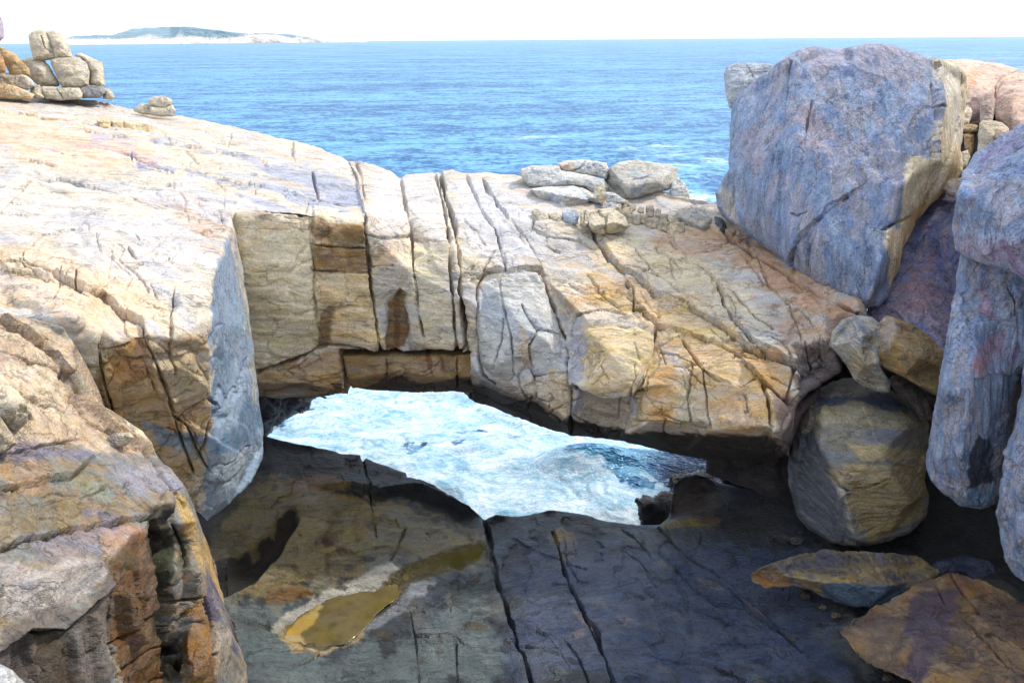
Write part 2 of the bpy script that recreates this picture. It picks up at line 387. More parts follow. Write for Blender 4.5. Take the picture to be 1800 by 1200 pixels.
# ------------------------------------------------------------------ sea
def make_sea():
    az = np.radians(np.linspace(-62, 62, 1250)); el = np.radians(np.concatenate([np.geomspace(.085, .6, 40)[:-1], np.linspace(.6, 47, 760)]))
    A, E = np.meshgrid(az, el); Rr = 22.0 / np.tan(E)
    X = Rr * np.sin(A); Y = Rr * np.cos(A); P = np.stack([X, Y, np.zeros_like(X)], -1)
    B = basis((0, 0, 1), (1, .15, 0)); st = (B, (2.2, 1, 1))
    row = Rr ** 2 / 22.0 * math.radians(.06)
    def f(w): return np.clip(1.6 - 4.0 * row / w, 0, 1)
    h = .55 * fbm(P, 14, 3, 1, .5, st) * f(9) + .30 * ridged(P, 5.0, 3, 2, st) * f(3.0) + .14 * ridged(P, 1.6, 2, 3, st) * f(1.2)
    chan = sstep(20, 10, np.abs(X + 1.5) - 4) * sstep(66, 50, Y)              # the surge inside the gap
    wp = np.stack([fbm(P, 3, 3, 11), fbm(P, 3, 3, 12), 0 * X], -1)
    turb = .7 * fbm(P + wp * 1.5, 4.5, 4, 5) + .22 * ridged(P + wp, 1.6, 3, 6)
    h = h * (1 - chan * .8) + chan * turb * .32
    sw = np.exp(-(((X - 4.6) / 3.2) ** 2 + ((Y - 38.5) / 1.3) ** 2)); h += sw * 1.3           # a glassy swell at the right of the gap
    P[..., 2] = h
    fo = chan * (1.05 + .5 * fbm(P + wp, 5, 4, 7)) - .75 * sw
    pat = np.zeros_like(X); lace = fbm(P, 9, 5, 13, .6, (B, (3, 1, 1)))
    for px, py, wx, hy, k in ((1150, 262, 60, 14, .62), (1205, 297, 34, 8, .85), (1230, 345, 40, 8, .8), (950, 238, 70, 8, .5), (1180, 330, 40, 10, .4), (1262, 285, 30, 10, .5), (1120, 190, 60, 8, .3), (700, 245, 60, 8, .3)):
        d = float(onz(px, py, 0.)); q = at(px, py, d); rx = wx * d / FOC; ry = abs(at(px, py + hy, float(onz(px, py + hy, 0.)))[1] - q[1])
        pat = np.maximum(pat, k * 1.25 * np.exp(-((X - q[0]) / rx / 1.5) ** 2 - ((Y - q[1]) / ry / 1.4) ** 2) * (1 + .8 * lace))
    # dark water where reef shows through the foam, and at the right end of the gap
    for px, py, rx, ry, k in ((750, 782, 2.6, .8, .32), (700, 800, 2.2, .5, .2), (850, 760, 3, .4, .18), (1000, 850, 3.0, .5, .22), (890, 840, 1.6, .4, .22), (1205, 850, 1.7, 2.8, .7), (1270, 830, 4, 3.0, .8), (1120, 850, 1.6, .8, .3), (1080, 880, 1.6, .4, .25), (660, 715, 3, .6, .25), (500, 715, 2.0, 3.0, .7)):
        d = onz(px, py, 0.); q = at(px, py, d)
        fo -= k * np.exp(-(((X - q[0]) / rx) ** 2 + ((Y - q[1]) / ry) ** 2)) * (1 + 1.6 * fbm(P, 1.1, 4, 8, .6))
    dp_ = np.zeros_like(X)
    for px, py, rx, ry, k in ((1205, 850, 1.6, 2.6, .9), (1270, 830, 4, 3.5, .9), (750, 782, 1.6, .8, .15), (500, 715, 2.4, 3.0, .8), (1100, 800, 3, 1, .25)):
        q = at(px, py, onz(px, py, 0.)); dp_ = np.maximum(dp_, k * np.exp(-(((X - q[0]) / rx) ** 2 + ((Y - q[1]) / ry) ** 2) ** 1.5))
    m = bpy.data.materials.new('sea_water'); m.use_nodes = True; t = m.node_tree; L = t.links.new
    b = t.nodes['Principled BSDF']; b.inputs['Roughness'].default_value = .12; b.inputs['IOR'].default_value = 1.33; b.inputs['Specular IOR Level'].default_value = .22
    b.inputs['Base Color'].default_value = (.02, .17, .36, 1)
    tc = N(t, 'ShaderNodeTexCoord'); at_ = N(t, 'ShaderNodeAttribute', attribute_name='Foam')
    def noise(sc, det, sx=1., sy=1., rough=.6, dist=0.):
        mp = N(t, 'ShaderNodeMapping'); mp.inputs['Scale'].default_value = (sx, sy, 1); L(tc.outputs['Object'], mp.inputs[0])
        n = N(t, 'ShaderNodeTexNoise'); n.inputs['Scale'].default_value = sc; n.inputs['Detail'].default_value = det; n.inputs['Roughness'].default_value = rough
        n.inputs['Distortion'].default_value = dist; L(mp.outputs[0], n.inputs['Vector']); return n.outputs['Fac']
    def mt(op, x, y, cl=False):
        n = N(t, 'ShaderNodeMath', operation=op); n.use_clamp = cl
        for i, v in enumerate((x, y)):
            if isinstance(v, (int, float)): n.inputs[i].default_value = v
            else: L(v, n.inputs[i])
        return n.outputs[0]
    def mr(x, a, b_, c, d):
        n = N(t, 'ShaderNodeMapRange'); n.inputs[1].default_value = a; n.inputs[2].default_value = b_
        n.inputs[3].default_value = c; n.inputs[4].default_value = d; L(x, n.inputs[0]); return n.outputs[0]
    wv = mt('ADD', mt('MULTIPLY', noise(.16, 6, .5, 1., .68), 1.6), mt('MULTIPLY', noise(.9, 4, .6, 1., .6), .30))
    bp = N(t, 'ShaderNodeBump'); bp.inputs['Strength'].default_value = 1.0; bp.inputs['Distance'].default_value = 1.5; L(wv, bp.inputs['Height']); L(bp.outputs[0], b.inputs['Normal'])
    # ripple light and dark painted into the water colour by noise
    cr = N(t, 'ShaderNodeMix'); cr.data_type = 'RGBA'; cr.inputs[6].default_value = (.010, .085, .225, 1); cr.inputs[7].default_value = (.125, .335, .50, 1)
    deep = N(t, 'ShaderNodeAttribute', attribute_name='Deep')
    tone = mr(mt('ADD', mt('MULTIPLY', noise(.02, 4, .35, 1.), .2), mt('ADD', mt('MULTIPLY', noise(.14, 6, .6, 1., .75, .4), .40), mt('MULTIPLY', noise(.62, 4, .8, 1., .75), .40))), .46, .545, 0, 1)
    L(mt('SUBTRACT', tone, deep.outputs['Fac'], True), cr.inputs[0])
    dk = N(t, 'ShaderNodeMix'); dk.data_type = 'RGBA'; dk.inputs[7].default_value = (.008, .02, .05, 1); L(cr.outputs[2], dk.inputs[6]); L(deep.outputs['Fac'], dk.inputs[0]); L(dk.outputs[2], b.inputs['Base Color'])
    # foam
    fn = mt('ADD', mt('MULTIPLY', noise(.9, 8, 1, 1.3, .72, 1.4), .9), mt('MULTIPLY', noise(4.5, 5, 1, 1, .7, .6), .22))
    ff = mt('ADD', mr(at_.outputs['Fac'], 0, 1, -.72, .52), mt('SUBTRACT', fn, .28))
    ff = mr(ff, 0.02, .24, 0, 1)
    pa = N(t, 'ShaderNodeAttribute', attribute_name='Patch')
    pn = mt('ADD', mt('MULTIPLY', noise(.22, 7, .45, 1., .75, .8), .7), mt('MULTIPLY', noise(1.1, 5, .7, 1., .75, .5), .3))
    ff = mt('MAXIMUM', ff, mr(mt('ADD', pn, mt('MULTIPLY', pa.outputs['Fac'], .32)), .66, .80, 0, .9))
    fd = N(t, 'ShaderNodeBsdfPrincipled'); fd.inputs['Roughness'].default_value = .6
    fc = N(t, 'ShaderNodeMix'); fc.data_type = 'RGBA'; fc.inputs[6].default_value = (.17, .38, .52, 1); fc.inputs[7].default_value = (.62, .71, .79, 1)
    L(mr(mt('ADD', mt('MULTIPLY', noise(.45, 6, 1, 1.8, .7, 1.0), .6), mt('MULTIPLY', noise(3.2, 5, 1, 1.6, .7, .8), .4)), .41, .60, 0, 1), fc.inputs[0]); L(fc.outputs[2], fd.inputs['Base Color'])
    b2 = N(t, 'ShaderNodeBump'); b2.inputs['Strength'].default_value = .55; b2.inputs['Distance'].default_value = .6; L(fn, b2.inputs['Height']); L(b2.outputs[0], fd.inputs['Normal'])
    df = N(t, 'ShaderNodeBsdfDiffuse'); gl = N(t, 'ShaderNodeBsdfGlossy'); gl.inputs['Roughness'].default_value = .16
    fr = N(t, 'ShaderNodeFresnel'); fr.inputs['IOR'].default_value = 1.33
    L(dk.outputs[2], df.inputs['Color']); L(bp.outputs[0], df.inputs['Normal']); L(bp.outputs[0], gl.inputs['Normal']); L(bp.outputs[0], fr.inputs['Normal'])
    wm = N(t, 'ShaderNodeMixShader'); L(mt('MINIMUM', fr.outputs[0], .30), wm.inputs[0]); L(df.outputs[0], wm.inputs[1]); L(gl.outputs[0], wm.inputs[2])
    mx = N(t, 'ShaderNodeMixShader'); L(ff, mx.inputs[0]); L(wm.outputs[0], mx.inputs[1]); L(fd.outputs[0], mx.inputs[2])
    L(mx.outputs[0], t.nodes['Material Output'].inputs[0])
    ny, nx = X.shape; idx = np.arange(ny * nx).reshape(ny, nx)
    q = np.stack([idx[:-1, :-1].ravel(), idx[:-1, 1:].ravel(), idx[1:, 1:].ravel(), idx[1:, :-1].ravel()], 1)[:, ::-1]
    o = link_mesh('sea', P.reshape(-1, 3), q, m, {'Foam': ('FLOAT', np.clip(fo, 0, 1.3).ravel()), 'Patch': ('FLOAT', np.clip(pat, 0, 1.5).ravel()), 'Deep': ('FLOAT', dp_.ravel())}); tag(o, kind='structure')
make_sea()

# far island on the horizon
BI = (basis((0, 0, 1), (1, 0, 0)), (2.5, 1, 1))
o = solid('island', [(108, 80), (112, 69), (132, 64), (165, 61), (195, 63), (215, 58), (232, 51), (262, 49), (300, 47), (330, 49), (380, 54), (425, 58), (470, 60), (505, 62), (530, 66), (560, 69), (600, 71), (640, 73), (640, 80)],
      [(100, 80, 6500), (300, 80, 6300), (640, 80, 7300), (120, 60, 7300), (300, 45, 7600), (640, 60, 7900), (300, 66, 6700)],
      step=.8, roll=1.0, jitter=1.6, jsize=14, amp=(40, 14), nsize=500, seed=3, stretch=BI, csize=600, bl=2,
      palette=[(84, 112, 124), (106, 130, 138), (94, 118, 128)], patches=[([(90, 85), (90, 70), (180, 68), (230, 66), (300, 69), (330, 64), (400, 67), (440, 63), (500, 66), (560, 68), (660, 70), (660, 85)], (214, 196, 178), 1, 1.5, 3),
      ([(300, 72), (315, 58), (322, 58), (330, 70)], (200, 185, 165), .5, 2, 2), ([(240, 66), (262, 60), (290, 66)], (190, 176, 156), .6, 2, 2)],
      back=(1500, 300, lambda X, Y, P: np.broadcast_to(np.array([0., 1., 0.]), P.shape)), mat='island_rock', matkw=dict(scale=.01, bump=.2, speck=.1))
tag(o, kind='structure')

# ------------------------------------------------------------------ bedrock
BL = basis((.10, .0, 1), (24, -20, -2.7))            # foliation on the sloping slab: long bands falling to the right
FL = (BL, (5.0, .8, .8))
BA = basis((0, -.9, .35), (1, -.3, -.35)); FA = (BA, (3.2, .9, 1.0))
PALE = [(146, 148, 156), (188, 168, 148), (176, 172, 168), (186, 174, 156), (200, 184, 162), (162, 160, 166)]
TAN = [(150, 128, 92), (196, 168, 126), (168, 152, 122), (186, 166, 132), (142, 138, 128)]
DARK = [(34, 36, 36), (58, 56, 48), (44, 48, 50), (72, 68, 58)]

def downback(y0, y1):
    """hidden side of a bedrock body: straight down under its top, level behind its front"""
    def f(X, Y, P):
        k = sstep(y0, y1, Y)[..., None]
        r = raydir(X, Y); r = r / r[..., 1:2]; z = np.zeros_like(X)
        return np.stack([r[..., 0] * .5, z + .5, z - 1.0], -1) * (1 - k) + np.stack([r[..., 0], z + 1, z - .03], -1) * k
    return f

# left sloping slab with the blue-grey flank that stands beside the arch
o = solid('bedrock_slope',
    [(-260, 120), (0, 164), (60, 171), (150, 175), (215, 189), (262, 197), (310, 204), (360, 211), (420, 226), (480, 240), (530, 250), (562, 259), (575, 268), (606, 279), (612, 283),
     (618, 296), (630, 330), (640, 375), (641, 391), (600, 384), (545, 379), (470, 373), (412, 372), (406, 386), (410, 405), (418, 432), (430, 500), (440, 580), (449, 640), (456, 700), (463, 765), (462, 803), (440, 850), (400, 887), (363, 914),
     (345, 897), (300, 930), (150, 940), (-260, 940)],
    [(-260, 120, 50), (0, 167, 45), (215, 190, 45), (310, 205, 44), (420, 226, 42), (530, 251, 40), (575, 268, 37.6), (612, 284, 36.2), (640, 375, 26.9), (640, 392, 26.2), (545, 378, 25.7), (408, 372, 24.9),
     (0, 388, 21.5), (200, 400, 21.6), (405, 388, 24.3), (-260, 388, 19.5), (0, 560, 15.6), (-260, 560, 13.8), (130, 560, 15.4), (375, 490, 19.0), (368, 560, 17.6), (364, 600, 17.5), (300, 595, 16.6), (250, 590, 16.2),
     (370, 700, 18.3), (345, 897, 19.6), (380, 770, 18.6), (463, 770, 23.4), (440, 580, 23.4), (400, 887, 20.6), (425, 480, 23.9), (170, 590, 15.9), (175, 700, 16.6), (250, 750, 17.4), (150, 940, 18), (-260, 940, 17), (412, 400, 24.2)],
    edges=None, step=1.7, roll=.5, rollfn=lambda X, Y: np.where((X > 395) & (Y > 330) & (Y < 402), .03, np.where(Y < 370, .9, .35)), bl=2.2, jitter=2.6, jsize=34,
    amp=(.09, .045), nsize=3.2, seed=11, stretch=FL, csize=2.2,
    strata=[((.62, .72, .30), 1.9, .22, .9), ((.5, .6, .62), .62, .06, .8)],
    plates=[(2.6, .05, .10, (BL, (2.2, 1.0, .6)))],
    palette=PALE,
    cracks=[([(0, 197), (100, 210), (180, 226), (268, 236)], 2.2, .25), ([(150, 232), (300, 255), (440, 281), (520, 297)], 2, .2), ([(0, 246), (60, 262), (110, 272), (150, 261), (212, 268), (260, 290), (304, 303)], 2.2, .28),
            ([(110, 274), (150, 262), (185, 263)], 3, .4), ([(0, 290), (50, 285), (110, 300), (215, 331), (318, 331)], 2.2, .25), ([(240, 298), (340, 316), (440, 331), (560, 352), (640, 372)], 2.4, .3),
            ([(0, 375), (28, 345), (60, 322), (100, 321), (200, 345), (300, 372), (398, 398)], 2.2, .22), ([(516, 242), (512, 262), (518, 285)], 2, .22), ([(405, 237), (400, 258), (375, 270)], 2, .2),
            ([(548, 305), (552, 328), (558, 345)], 2.2, .3), ([(45, 462), (58, 430), (74, 412), (130, 402)], 2, .22), ([(0, 482), (45, 466), (104, 490), (150, 515), (200, 545), (250, 572), (256, 600), (275, 645), (292, 690), (300, 725), (325, 790), (340, 830)], 2.6, .32),
            ([(308, 505), (298, 560), (297, 625), (299, 650)], 2.4, .3), ([(168, 592), (174, 630), (186, 668), (196, 710), (202, 745)], 2.6, .3), ([(176, 611), (210, 606), (250, 595)], 2, .16), ([(245, 490), (232, 505), (222, 522)], 2, .18),
            ([(108, 475), (104, 505), (98, 535)], 2, .2), ([(136, 482), (131, 510), (150, 525)], 2, .2), ([(333, 410), (375, 412), (398, 403)], 1.8, .15), ([(225, 440), (240, 458), (262, 447)], 1.8, .12),
            ([(300, 725), (330, 750), (350, 800), (372, 830)], 2.4, .25), ([(352, 800), (362, 775), (368, 745), (380, 730)], 2.2, .3), ([(366, 830), (385, 815)], 2, .2), ([(230, 268), (232, 290), (300, 300)], 2, .2), ([(365, 700), (385, 715), (380, 745), (362, 765)], 2, .2)]
        + rcracks([(0, 200), (250, 200), (560, 270), (630, 370), (400, 380), (200, 350), (0, 330)], 34, 14, 7, 40, 170, 1) + rcracks([(0, 340), (380, 400), (360, 560), (200, 590), (0, 540)], 18, 18, 14, 30, 110, 2)
        + rcracks([(0, 200), (560, 270), (630, 370), (360, 560), (0, 540)], 20, 80, 18, 12, 45, 3) + rcracks([(180, 600), (365, 610), (350, 880), (250, 800)], 26, 75, 40, 15, 70, 4) + rcracks([(380, 480), (440, 600), (455, 780), (380, 860)], 10, 85, 12, 20, 70, 5, dp=(.03, .08)),
    ledges=[([(0, 200), (120, 214), (270, 240), (400, 262), (520, 298)], .22, 22), ([(0, 250), (110, 274), (160, 262), (304, 306), (440, 326), (500, 338)], .26, 26), ([(0, 292), (110, 302), (215, 333), (318, 333)], .18, 20),
            ([(0, 375), (60, 322), (200, 346), (300, 373), (400, 400)], .16, 24), ([(0, 482), (104, 490), (200, 545), (250, 572), (256, 600), (292, 690)], -.18, 26), ([(168, 592), (186, 668), (202, 745)], .16, 16)],
    relief=[([(255, 598), (268, 625), (300, 720), (325, 745), (310, 770), (280, 700), (262, 660)], .12, 5), ([(178, 613), (195, 622), (215, 660), (218, 730), (200, 735), (186, 668)], .16, 5), ([(230, 268), (300, 300), (304, 306), (240, 303)], -.14, 5), ([(220, 140), (225, 150), (228, 160)], .0, 5)],
    patches=[([(0, 195), (170, 230), (260, 275), (100, 285), (-100, 260), (-100, 195)], (216, 160, 124), .5, 30), ([(0, 330), (100, 330), (330, 400), (380, 470), (260, 460), (60, 400), (0, 420)], (182, 180, 184), .35, 30), ([(40, 300), (300, 380), (260, 390), (20, 330)], (215, 198, 170), .5, 12),
             ([(300, 330), (620, 392), (400, 392), (250, 350)], (176, 180, 190), .4, 20), ([(380, 262), (540, 300), (520, 285), (640, 330), (640, 375), (480, 310), (400, 280)], (126, 138, 164), .6, 8, 5), ([(150, 232), (300, 253), (300, 262), (160, 245)], (138, 146, 172), .55, 5),
             ([(330, 305), (480, 333), (640, 378), (600, 378), (480, 350), (330, 318)], (130, 142, 168), .6, 7), ([(228, 268), (245, 290), (305, 302), (240, 303)], (122, 134, 170), .7, 5),
             ([(0, 420), (200, 480), (300, 560), (250, 590), (120, 560), (0, 540)], (208, 176, 142), .5, 25), ([(60, 395), (250, 420), (370, 470), (360, 530), (200, 500)], (192, 186, 184), .35, 25),
             ([(170, 590), (260, 600), (365, 598), (372, 760), (350, 800), (330, 905), (180, 905), (-50, 905), (-50, 700), (150, 700)], (158, 132, 92), .85, 14), ([(185, 615), (255, 600), (262, 655), (215, 670)], (150, 112, 76), .7, 8),  # first patch: darker tan puts the front face's shade into its colour
             ([(262, 600), (290, 700), (330, 720), (362, 660), (362, 610)], (162, 150, 124), .6, 12), ([(250, 745), (360, 765), (372, 790), (300, 790)], (92, 112, 128), .8, 7), ([(335, 790), (370, 770), (385, 800), (350, 900)], (140, 132, 110), .5, 10),
             ([(404, 400), (376, 486), (364, 560), (370, 640), (380, 745), (362, 770), (368, 800), (350, 915), (480, 915), (480, 700), (425, 500)], (122, 138, 156), .97, 5, 3), ([(372, 500), (392, 520), (400, 640), (385, 730), (366, 600)], (100, 118, 140), .6, 8),
             ([(430, 700), (465, 710), (465, 750), (385, 800), (370, 800), (395, 760)], (76, 100, 122), .75, 5), ([(412, 400), (428, 480), (445, 600), (458, 720), (450, 720), (436, 600), (420, 490)], (164, 158, 140), .6, 4), ([(372, 810), (440, 790), (400, 880), (360, 905)], (150, 154, 152), .5, 10)],
    rough=.75, back=(9.0, 1.0, downback(285, 335)), mat='pale_gneiss', matkw=dict(bump=.5, contrast=.20, speck=.45, foli=(0, 0, -.7), stretch=(.4, 1.4, 1.4)))
tag(o, kind='structure')

# the natural arch
arch = solid('rock_arch',
    [(395, 350), (470, 352), (545, 355), (600, 360), (630, 362), (630, 340), (612, 290), (612, 283), (635, 284), (660, 290), (690, 302), (701, 312), (712, 306), (760, 302), (772, 301), (792, 297), (815, 303), (850, 304), (915, 309), (960, 313), (1060, 322), (1150, 335), (1215, 348), (1262, 358),
     (1340, 420), (1420, 480), (1515, 530), (1525, 556), (1492, 575), (1470, 600), (1478, 650), (1450, 672), (1420, 690), (1400, 720), (1392, 760), (1385, 800), (1330, 812), (1250, 808), (1180, 797), (1120, 782), (1060, 770), (1000, 764), (960, 752), (905, 732), (860, 712), (838, 706), (826, 700), (812, 686), (790, 686), (760, 690), (700, 688), (640, 684), (616, 682),
     (612, 694), (598, 692), (560, 697), (520, 700), (470, 698), (395, 700)],
    [(395, 350, 26.9), (470, 352, 27.5), (545, 355, 27.8), (625, 362, 27.9), (395, 369, 24.98), (412, 373, 24.96), (470, 374, 25.30), (545, 380, 25.73), (600, 385, 26.01), (640, 392, 26.23), (430, 392, 25.05), (545, 396, 25.68), (600, 400, 25.95), (612, 284, 36.2), (640, 330, 31), (703, 305, 37), (800, 298, 37.5), (915, 308, 36), (1060, 330, 34), (1250, 362, 33.2),
     (720, 375, 29.2), (820, 380, 29.4), (780, 430, 27.6), (660, 415, 26.4), (545, 470, 26.0), (430, 480, 25.6), (400, 560, 26.6), (550, 600, 27.2), (650, 600, 27.2), (720, 480, 27.0), (810, 520, 27.0), (815, 612, 27.6), (700, 612, 27.5), (545, 560, 26.6),
     (455, 690, 27.6), (600, 690, 27.9), (700, 688, 28.9), (812, 690, 28.5),
     (940, 390, 29.6), (1050, 410, 30.2), (1100, 420, 30.0), (1250, 405, 31.0), (850, 470, 27.7), (960, 490, 27.9), (900, 480, 27.4), (870, 560, 27.0), (980, 600, 27.2), (900, 660, 27.1), (1000, 555, 27.6), (1030, 560, 26.6), (1150, 575, 26.6), (1020, 680, 26.2), (1130, 680, 25.6), (850, 668, 27.3), (880, 684, 27.2), (935, 703, 27.0), (1003, 738, 26.6), (1130, 750, 25.3), (1250, 757, 24.6), (1372, 762, 23.9), (860, 712, 29.6), (905, 732, 29.3), (1000, 764, 28.8), (1060, 772, 28.2), (1120, 782, 27.8), (1200, 798, 27.4), (1290, 808, 27),
     (1200, 620, 25.8), (1150, 530, 27.4), (1250, 650, 25.1), (1350, 640, 25.0), (1240, 740, 24.6), (1350, 750, 23.9), (1140, 740, 25.3), (1380, 800, 25.8), (1300, 560, 26.6), (1380, 690, 24.3), (1440, 640, 24.5), (1500, 555, 25.3), (1400, 520, 26.6), (1350, 440, 29.2), (1560, 580, 25.0), (1400, 730, 24.3)],
    step=1.6, roll=.5, rollfn=lambda X, Y: np.where(Y < 345, .8, .3), bl=2, jitter=2.4, jsize=34, amp=(.10, .045), nsize=2.6, seed=23, stretch=FA, csize=2.0,
    strata=[((.45, .5, .75), 1.7, .07, 1.4), ((.1, .3, 1.), .5, .03, 1.0)],
    plates=[(2.3, .06, .07, (BA, (1.0, 1.7, .7)))],
    palette=PALE,
    cracks=[([(612, 283), (622, 310), (632, 345), (641, 385), (646, 430), (650, 480), (658, 540), (668, 612), (671, 620)], 3.4, .55), ([(626, 285), (634, 310), (640, 345)], 2, .2),
            ([(702, 308), (712, 345), (717, 380), (722, 430), (728, 486)], 3.2, .45), ([(728, 486), (732, 520), (738, 560), (744, 590)], 2, .25),
            ([(763, 302), (772, 330), (780, 365), (785, 400), (790, 450), (793, 500), (800, 580), (804, 618), (806, 660)], 3.0, .5), ([(773, 300), (783, 345), (795, 372), (801, 400), (808, 470), (813, 550), (820, 620), (821, 690)], 4.6, 1.3),
            ([(780, 375), (792, 440), (797, 480)], 2, .25), ([(819, 305), (829, 330), (840, 357), (850, 378), (868, 400), (880, 430), (888, 472)], 2.4, .28), ([(850, 318), (862, 345), (882, 372), (904, 396), (926, 418), (944, 452), (955, 495), (975, 545), (986, 575), (994, 620), (1000, 680), (1003, 762)], 4.0, .6),
            ([(452, 655), (500, 641), (545, 622), (575, 603), (600, 606), (640, 613), (672, 618), (740, 620), (800, 617), (820, 612)], 4.0, .7), ([(550, 475), (600, 478), (650, 480)], 2, .16), ([(547, 430), (600, 434), (645, 436)], 1.8, .14),
            ([(643, 412), (680, 421), (720, 418), (722, 420), (758, 427), (785, 431)], 2.2, .22), ([(654, 470), (690, 466)], 1.6, .12), ([(500, 380), (545, 385), (552, 470), (556, 560), (568, 590)], 2.2, .12),
            ([(850, 484), (856, 478), (880, 475), (915, 474), (945, 481)], 3, .35), ([(815, 478), (835, 482), (848, 492)], 2, .2), ([(850, 484), (840, 505), (838, 560), (842, 620), (850, 660), (870, 675)], 2.6, .28), ([(850, 478), (862, 452), (870, 442)], 1.8, .2), ([(888, 445), (888, 474)], 1.8, .2),
            ([(876, 500), (886, 545), (895, 580), (905, 625), (915, 680), (925, 700)], 2.0, .22), ([(915, 530), (930, 560), (944, 580)], 2, .2), ([(918, 578), (945, 580), (962, 590), (982, 586)], 2, .2), ([(945, 582), (930, 610), (932, 640), (940, 658), (970, 660), (1000, 655)], 2.4, .25), ([(866, 640), (880, 590), (884, 560)], 1.8, .15), ([(940, 658), (942, 700)], 2, .2),
            ([(1003, 595), (1008, 560), (1020, 548), (1060, 545), (1100, 553)], 2.2, .2), ([(1012, 680), (1030, 689), (1070, 692), (1122, 686), (1128, 684)], 3.4, .4), ([(1128, 684), (1136, 650), (1146, 600), (1150, 582)], 3.0, .3), ([(1122, 690), (1116, 738)], 2.4, .25), ([(1115, 738), (1180, 742), (1240, 752)], 2, .2), ([(1092, 694), (1086, 738)], 1.8, .15),
            ([(1045, 402), (1048, 422), (1070, 452), (1092, 478), (1105, 484), (1125, 500), (1150, 520), (1185, 526), (1215, 545), (1250, 562), (1272, 580), (1310, 612), (1340, 628), (1398, 642)], 3.2, .42),
            ([(1102, 500), (1112, 512), (1114, 545), (1130, 552), (1150, 575), (1200, 583), (1240, 600)], 2.4, .26), ([(1262, 500), (1272, 530), (1290, 565), (1310, 595), (1345, 625), (1400, 645), (1425, 668)], 3.2, .45),
            ([(1000, 500), (1030, 515), (1060, 512)], 1.8, .15), ([(1200, 600), (1235, 650), (1242, 700), (1246, 752)], 2.2, .24), ([(1160, 620), (1190, 625), (1220, 640)], 1.8, .15), ([(1225, 640), (1260, 670), (1300, 680), (1326, 668)], 2.2, .22), ([(1310, 638), (1335, 668), (1350, 700), (1357, 752)], 2.6, .3),
            ([(1217, 640), (1214, 665), (1210, 700), (1215, 750)], 1.8, .15), ([(1335, 670), (1362, 690), (1392, 715)], 2.6, .3), ([(1250, 600), (1300, 625), (1330, 632)], 2.2, .2), ([(1290, 520), (1330, 560), (1360, 580)], 2, .2), ([(1120, 440), (1150, 480), (1200, 520)], 1.8, .16), ([(1180, 425), (1230, 470), (1262, 500)], 2, .2),
            ([(1272, 400), (1330, 455), (1400, 495), (1470, 535), (1520, 556)], 3.6, .4), ([(1330, 455), (1350, 500), (1390, 540)], 2, .2), ([(940, 380), (935, 400), (965, 415), (1020, 425), (1045, 438)], 2.2, .22), ([(965, 400), (960, 430), (985, 442)], 1.8, .15), ([(712, 345), (690, 330), (650, 320)], 1.6, .1),
            ([(1395, 650), (1385, 700), (1398, 740)], 3.0, .5), ([(1415, 600), (1430, 650), (1450, 680)], 2.6, .3), ([(1440, 610), (1455, 650), (1480, 670)], 2.2, .25)]
        + rcracks([(930, 400), (1250, 420), (1500, 550), (1400, 690), (1150, 560), (1000, 480)], 44, 42, 12, 30, 130, 6, (1.4, 2.4), (.08, .24)) + rcracks([(1050, 440), (1250, 420), (1500, 550), (1400, 690), (1250, 660)], 22, 0, 30, 15, 50, 7, (1.4, 2.2), (.08, .2))
        + rcracks([(1150, 600), (1380, 650), (1360, 750), (1130, 735)], 18, 70, 25, 20, 80, 8) + rcracks([(840, 480), (1000, 490), (1000, 720), (850, 660)], 16, 78, 22, 20, 80, 9) + rcracks([(640, 310), (930, 320), (940, 420), (830, 460), (650, 400)], 22, 72, 14, 20, 90, 10, dp=(.05, .14))
        + rcracks([(430, 400), (800, 440), (800, 600), (440, 640)], 16, 5, 18, 15, 60, 12, dp=(.03, .07)) + rcracks([(455, 650), (590, 630), (590, 680), (470, 690)], 14, -15, 25, 20, 70, 13) + rcracks([(840, 690), (1380, 780), (1380, 800), (1000, 760)], 26, 6, 12, 30, 120, 14, dp=(.1, .25)) + rcracks([(1400, 560), (1490, 580), (1490, 660), (1400, 720)], 20, 62, 20, 15, 60, 15),
    ledges=[([(612, 283), (641, 385), (668, 612)], .10, 30), ([(702, 308), (722, 430), (744, 590)], .14, 26), ([(773, 300), (808, 470), (821, 690)], .16, 34), ([(850, 318), (926, 418), (955, 495), (1003, 762)], .2, 22),
            ([(1045, 402), (1092, 478), (1150, 520), (1250, 562), (1340, 628), (1398, 642)], -.2, 20), ([(1262, 500), (1310, 595), (1400, 645)], -.15, 18), ([(1102, 500), (1114, 545), (1150, 575), (1240, 600)], -.16, 20), ([(1310, 638), (1350, 700), (1357, 752)], -.2, 16), ([(550, 382), (552, 470), (560, 590)], -.18, 30),
            ([(1012, 680), (1070, 692), (1128, 684)], -.35, 22), ([(1128, 684), (1150, 582)], -.3, 26), ([(850, 484), (880, 475), (945, 481)], -.18, 18), ([(1225, 640), (1300, 680), (1326, 668)], .14, 14)],
    relief=[([(596, 612), (700, 622), (826, 618), (830, 700), (700, 700), (606, 696)], -.85, 3), 
            ([(680, 530), (704, 508), (716, 520), (724, 615), (678, 616)], -.14, 6), ([(460, 690), (540, 672), (600, 660), (604, 700), (460, 712)], -.15, 6), ([(1400, 640), (1430, 600), (1470, 610), (1480, 670), (1410, 690)], -.35, 8)],
    patches=[([(400, 375), (560, 378), (640, 390), (670, 612), (600, 606), (450, 660), (395, 560)], (232, 214, 178), .8, 12), ([(545, 385), (640, 395), (650, 480), (552, 474)], (138, 106, 66), .85, 5, 4), ([(560, 395), (585, 400), (590, 470), (560, 470)], (112, 82, 48), .5, 8), ([(600, 400), (640, 405), (646, 470), (612, 470)], (96, 72, 44), .5, 8),
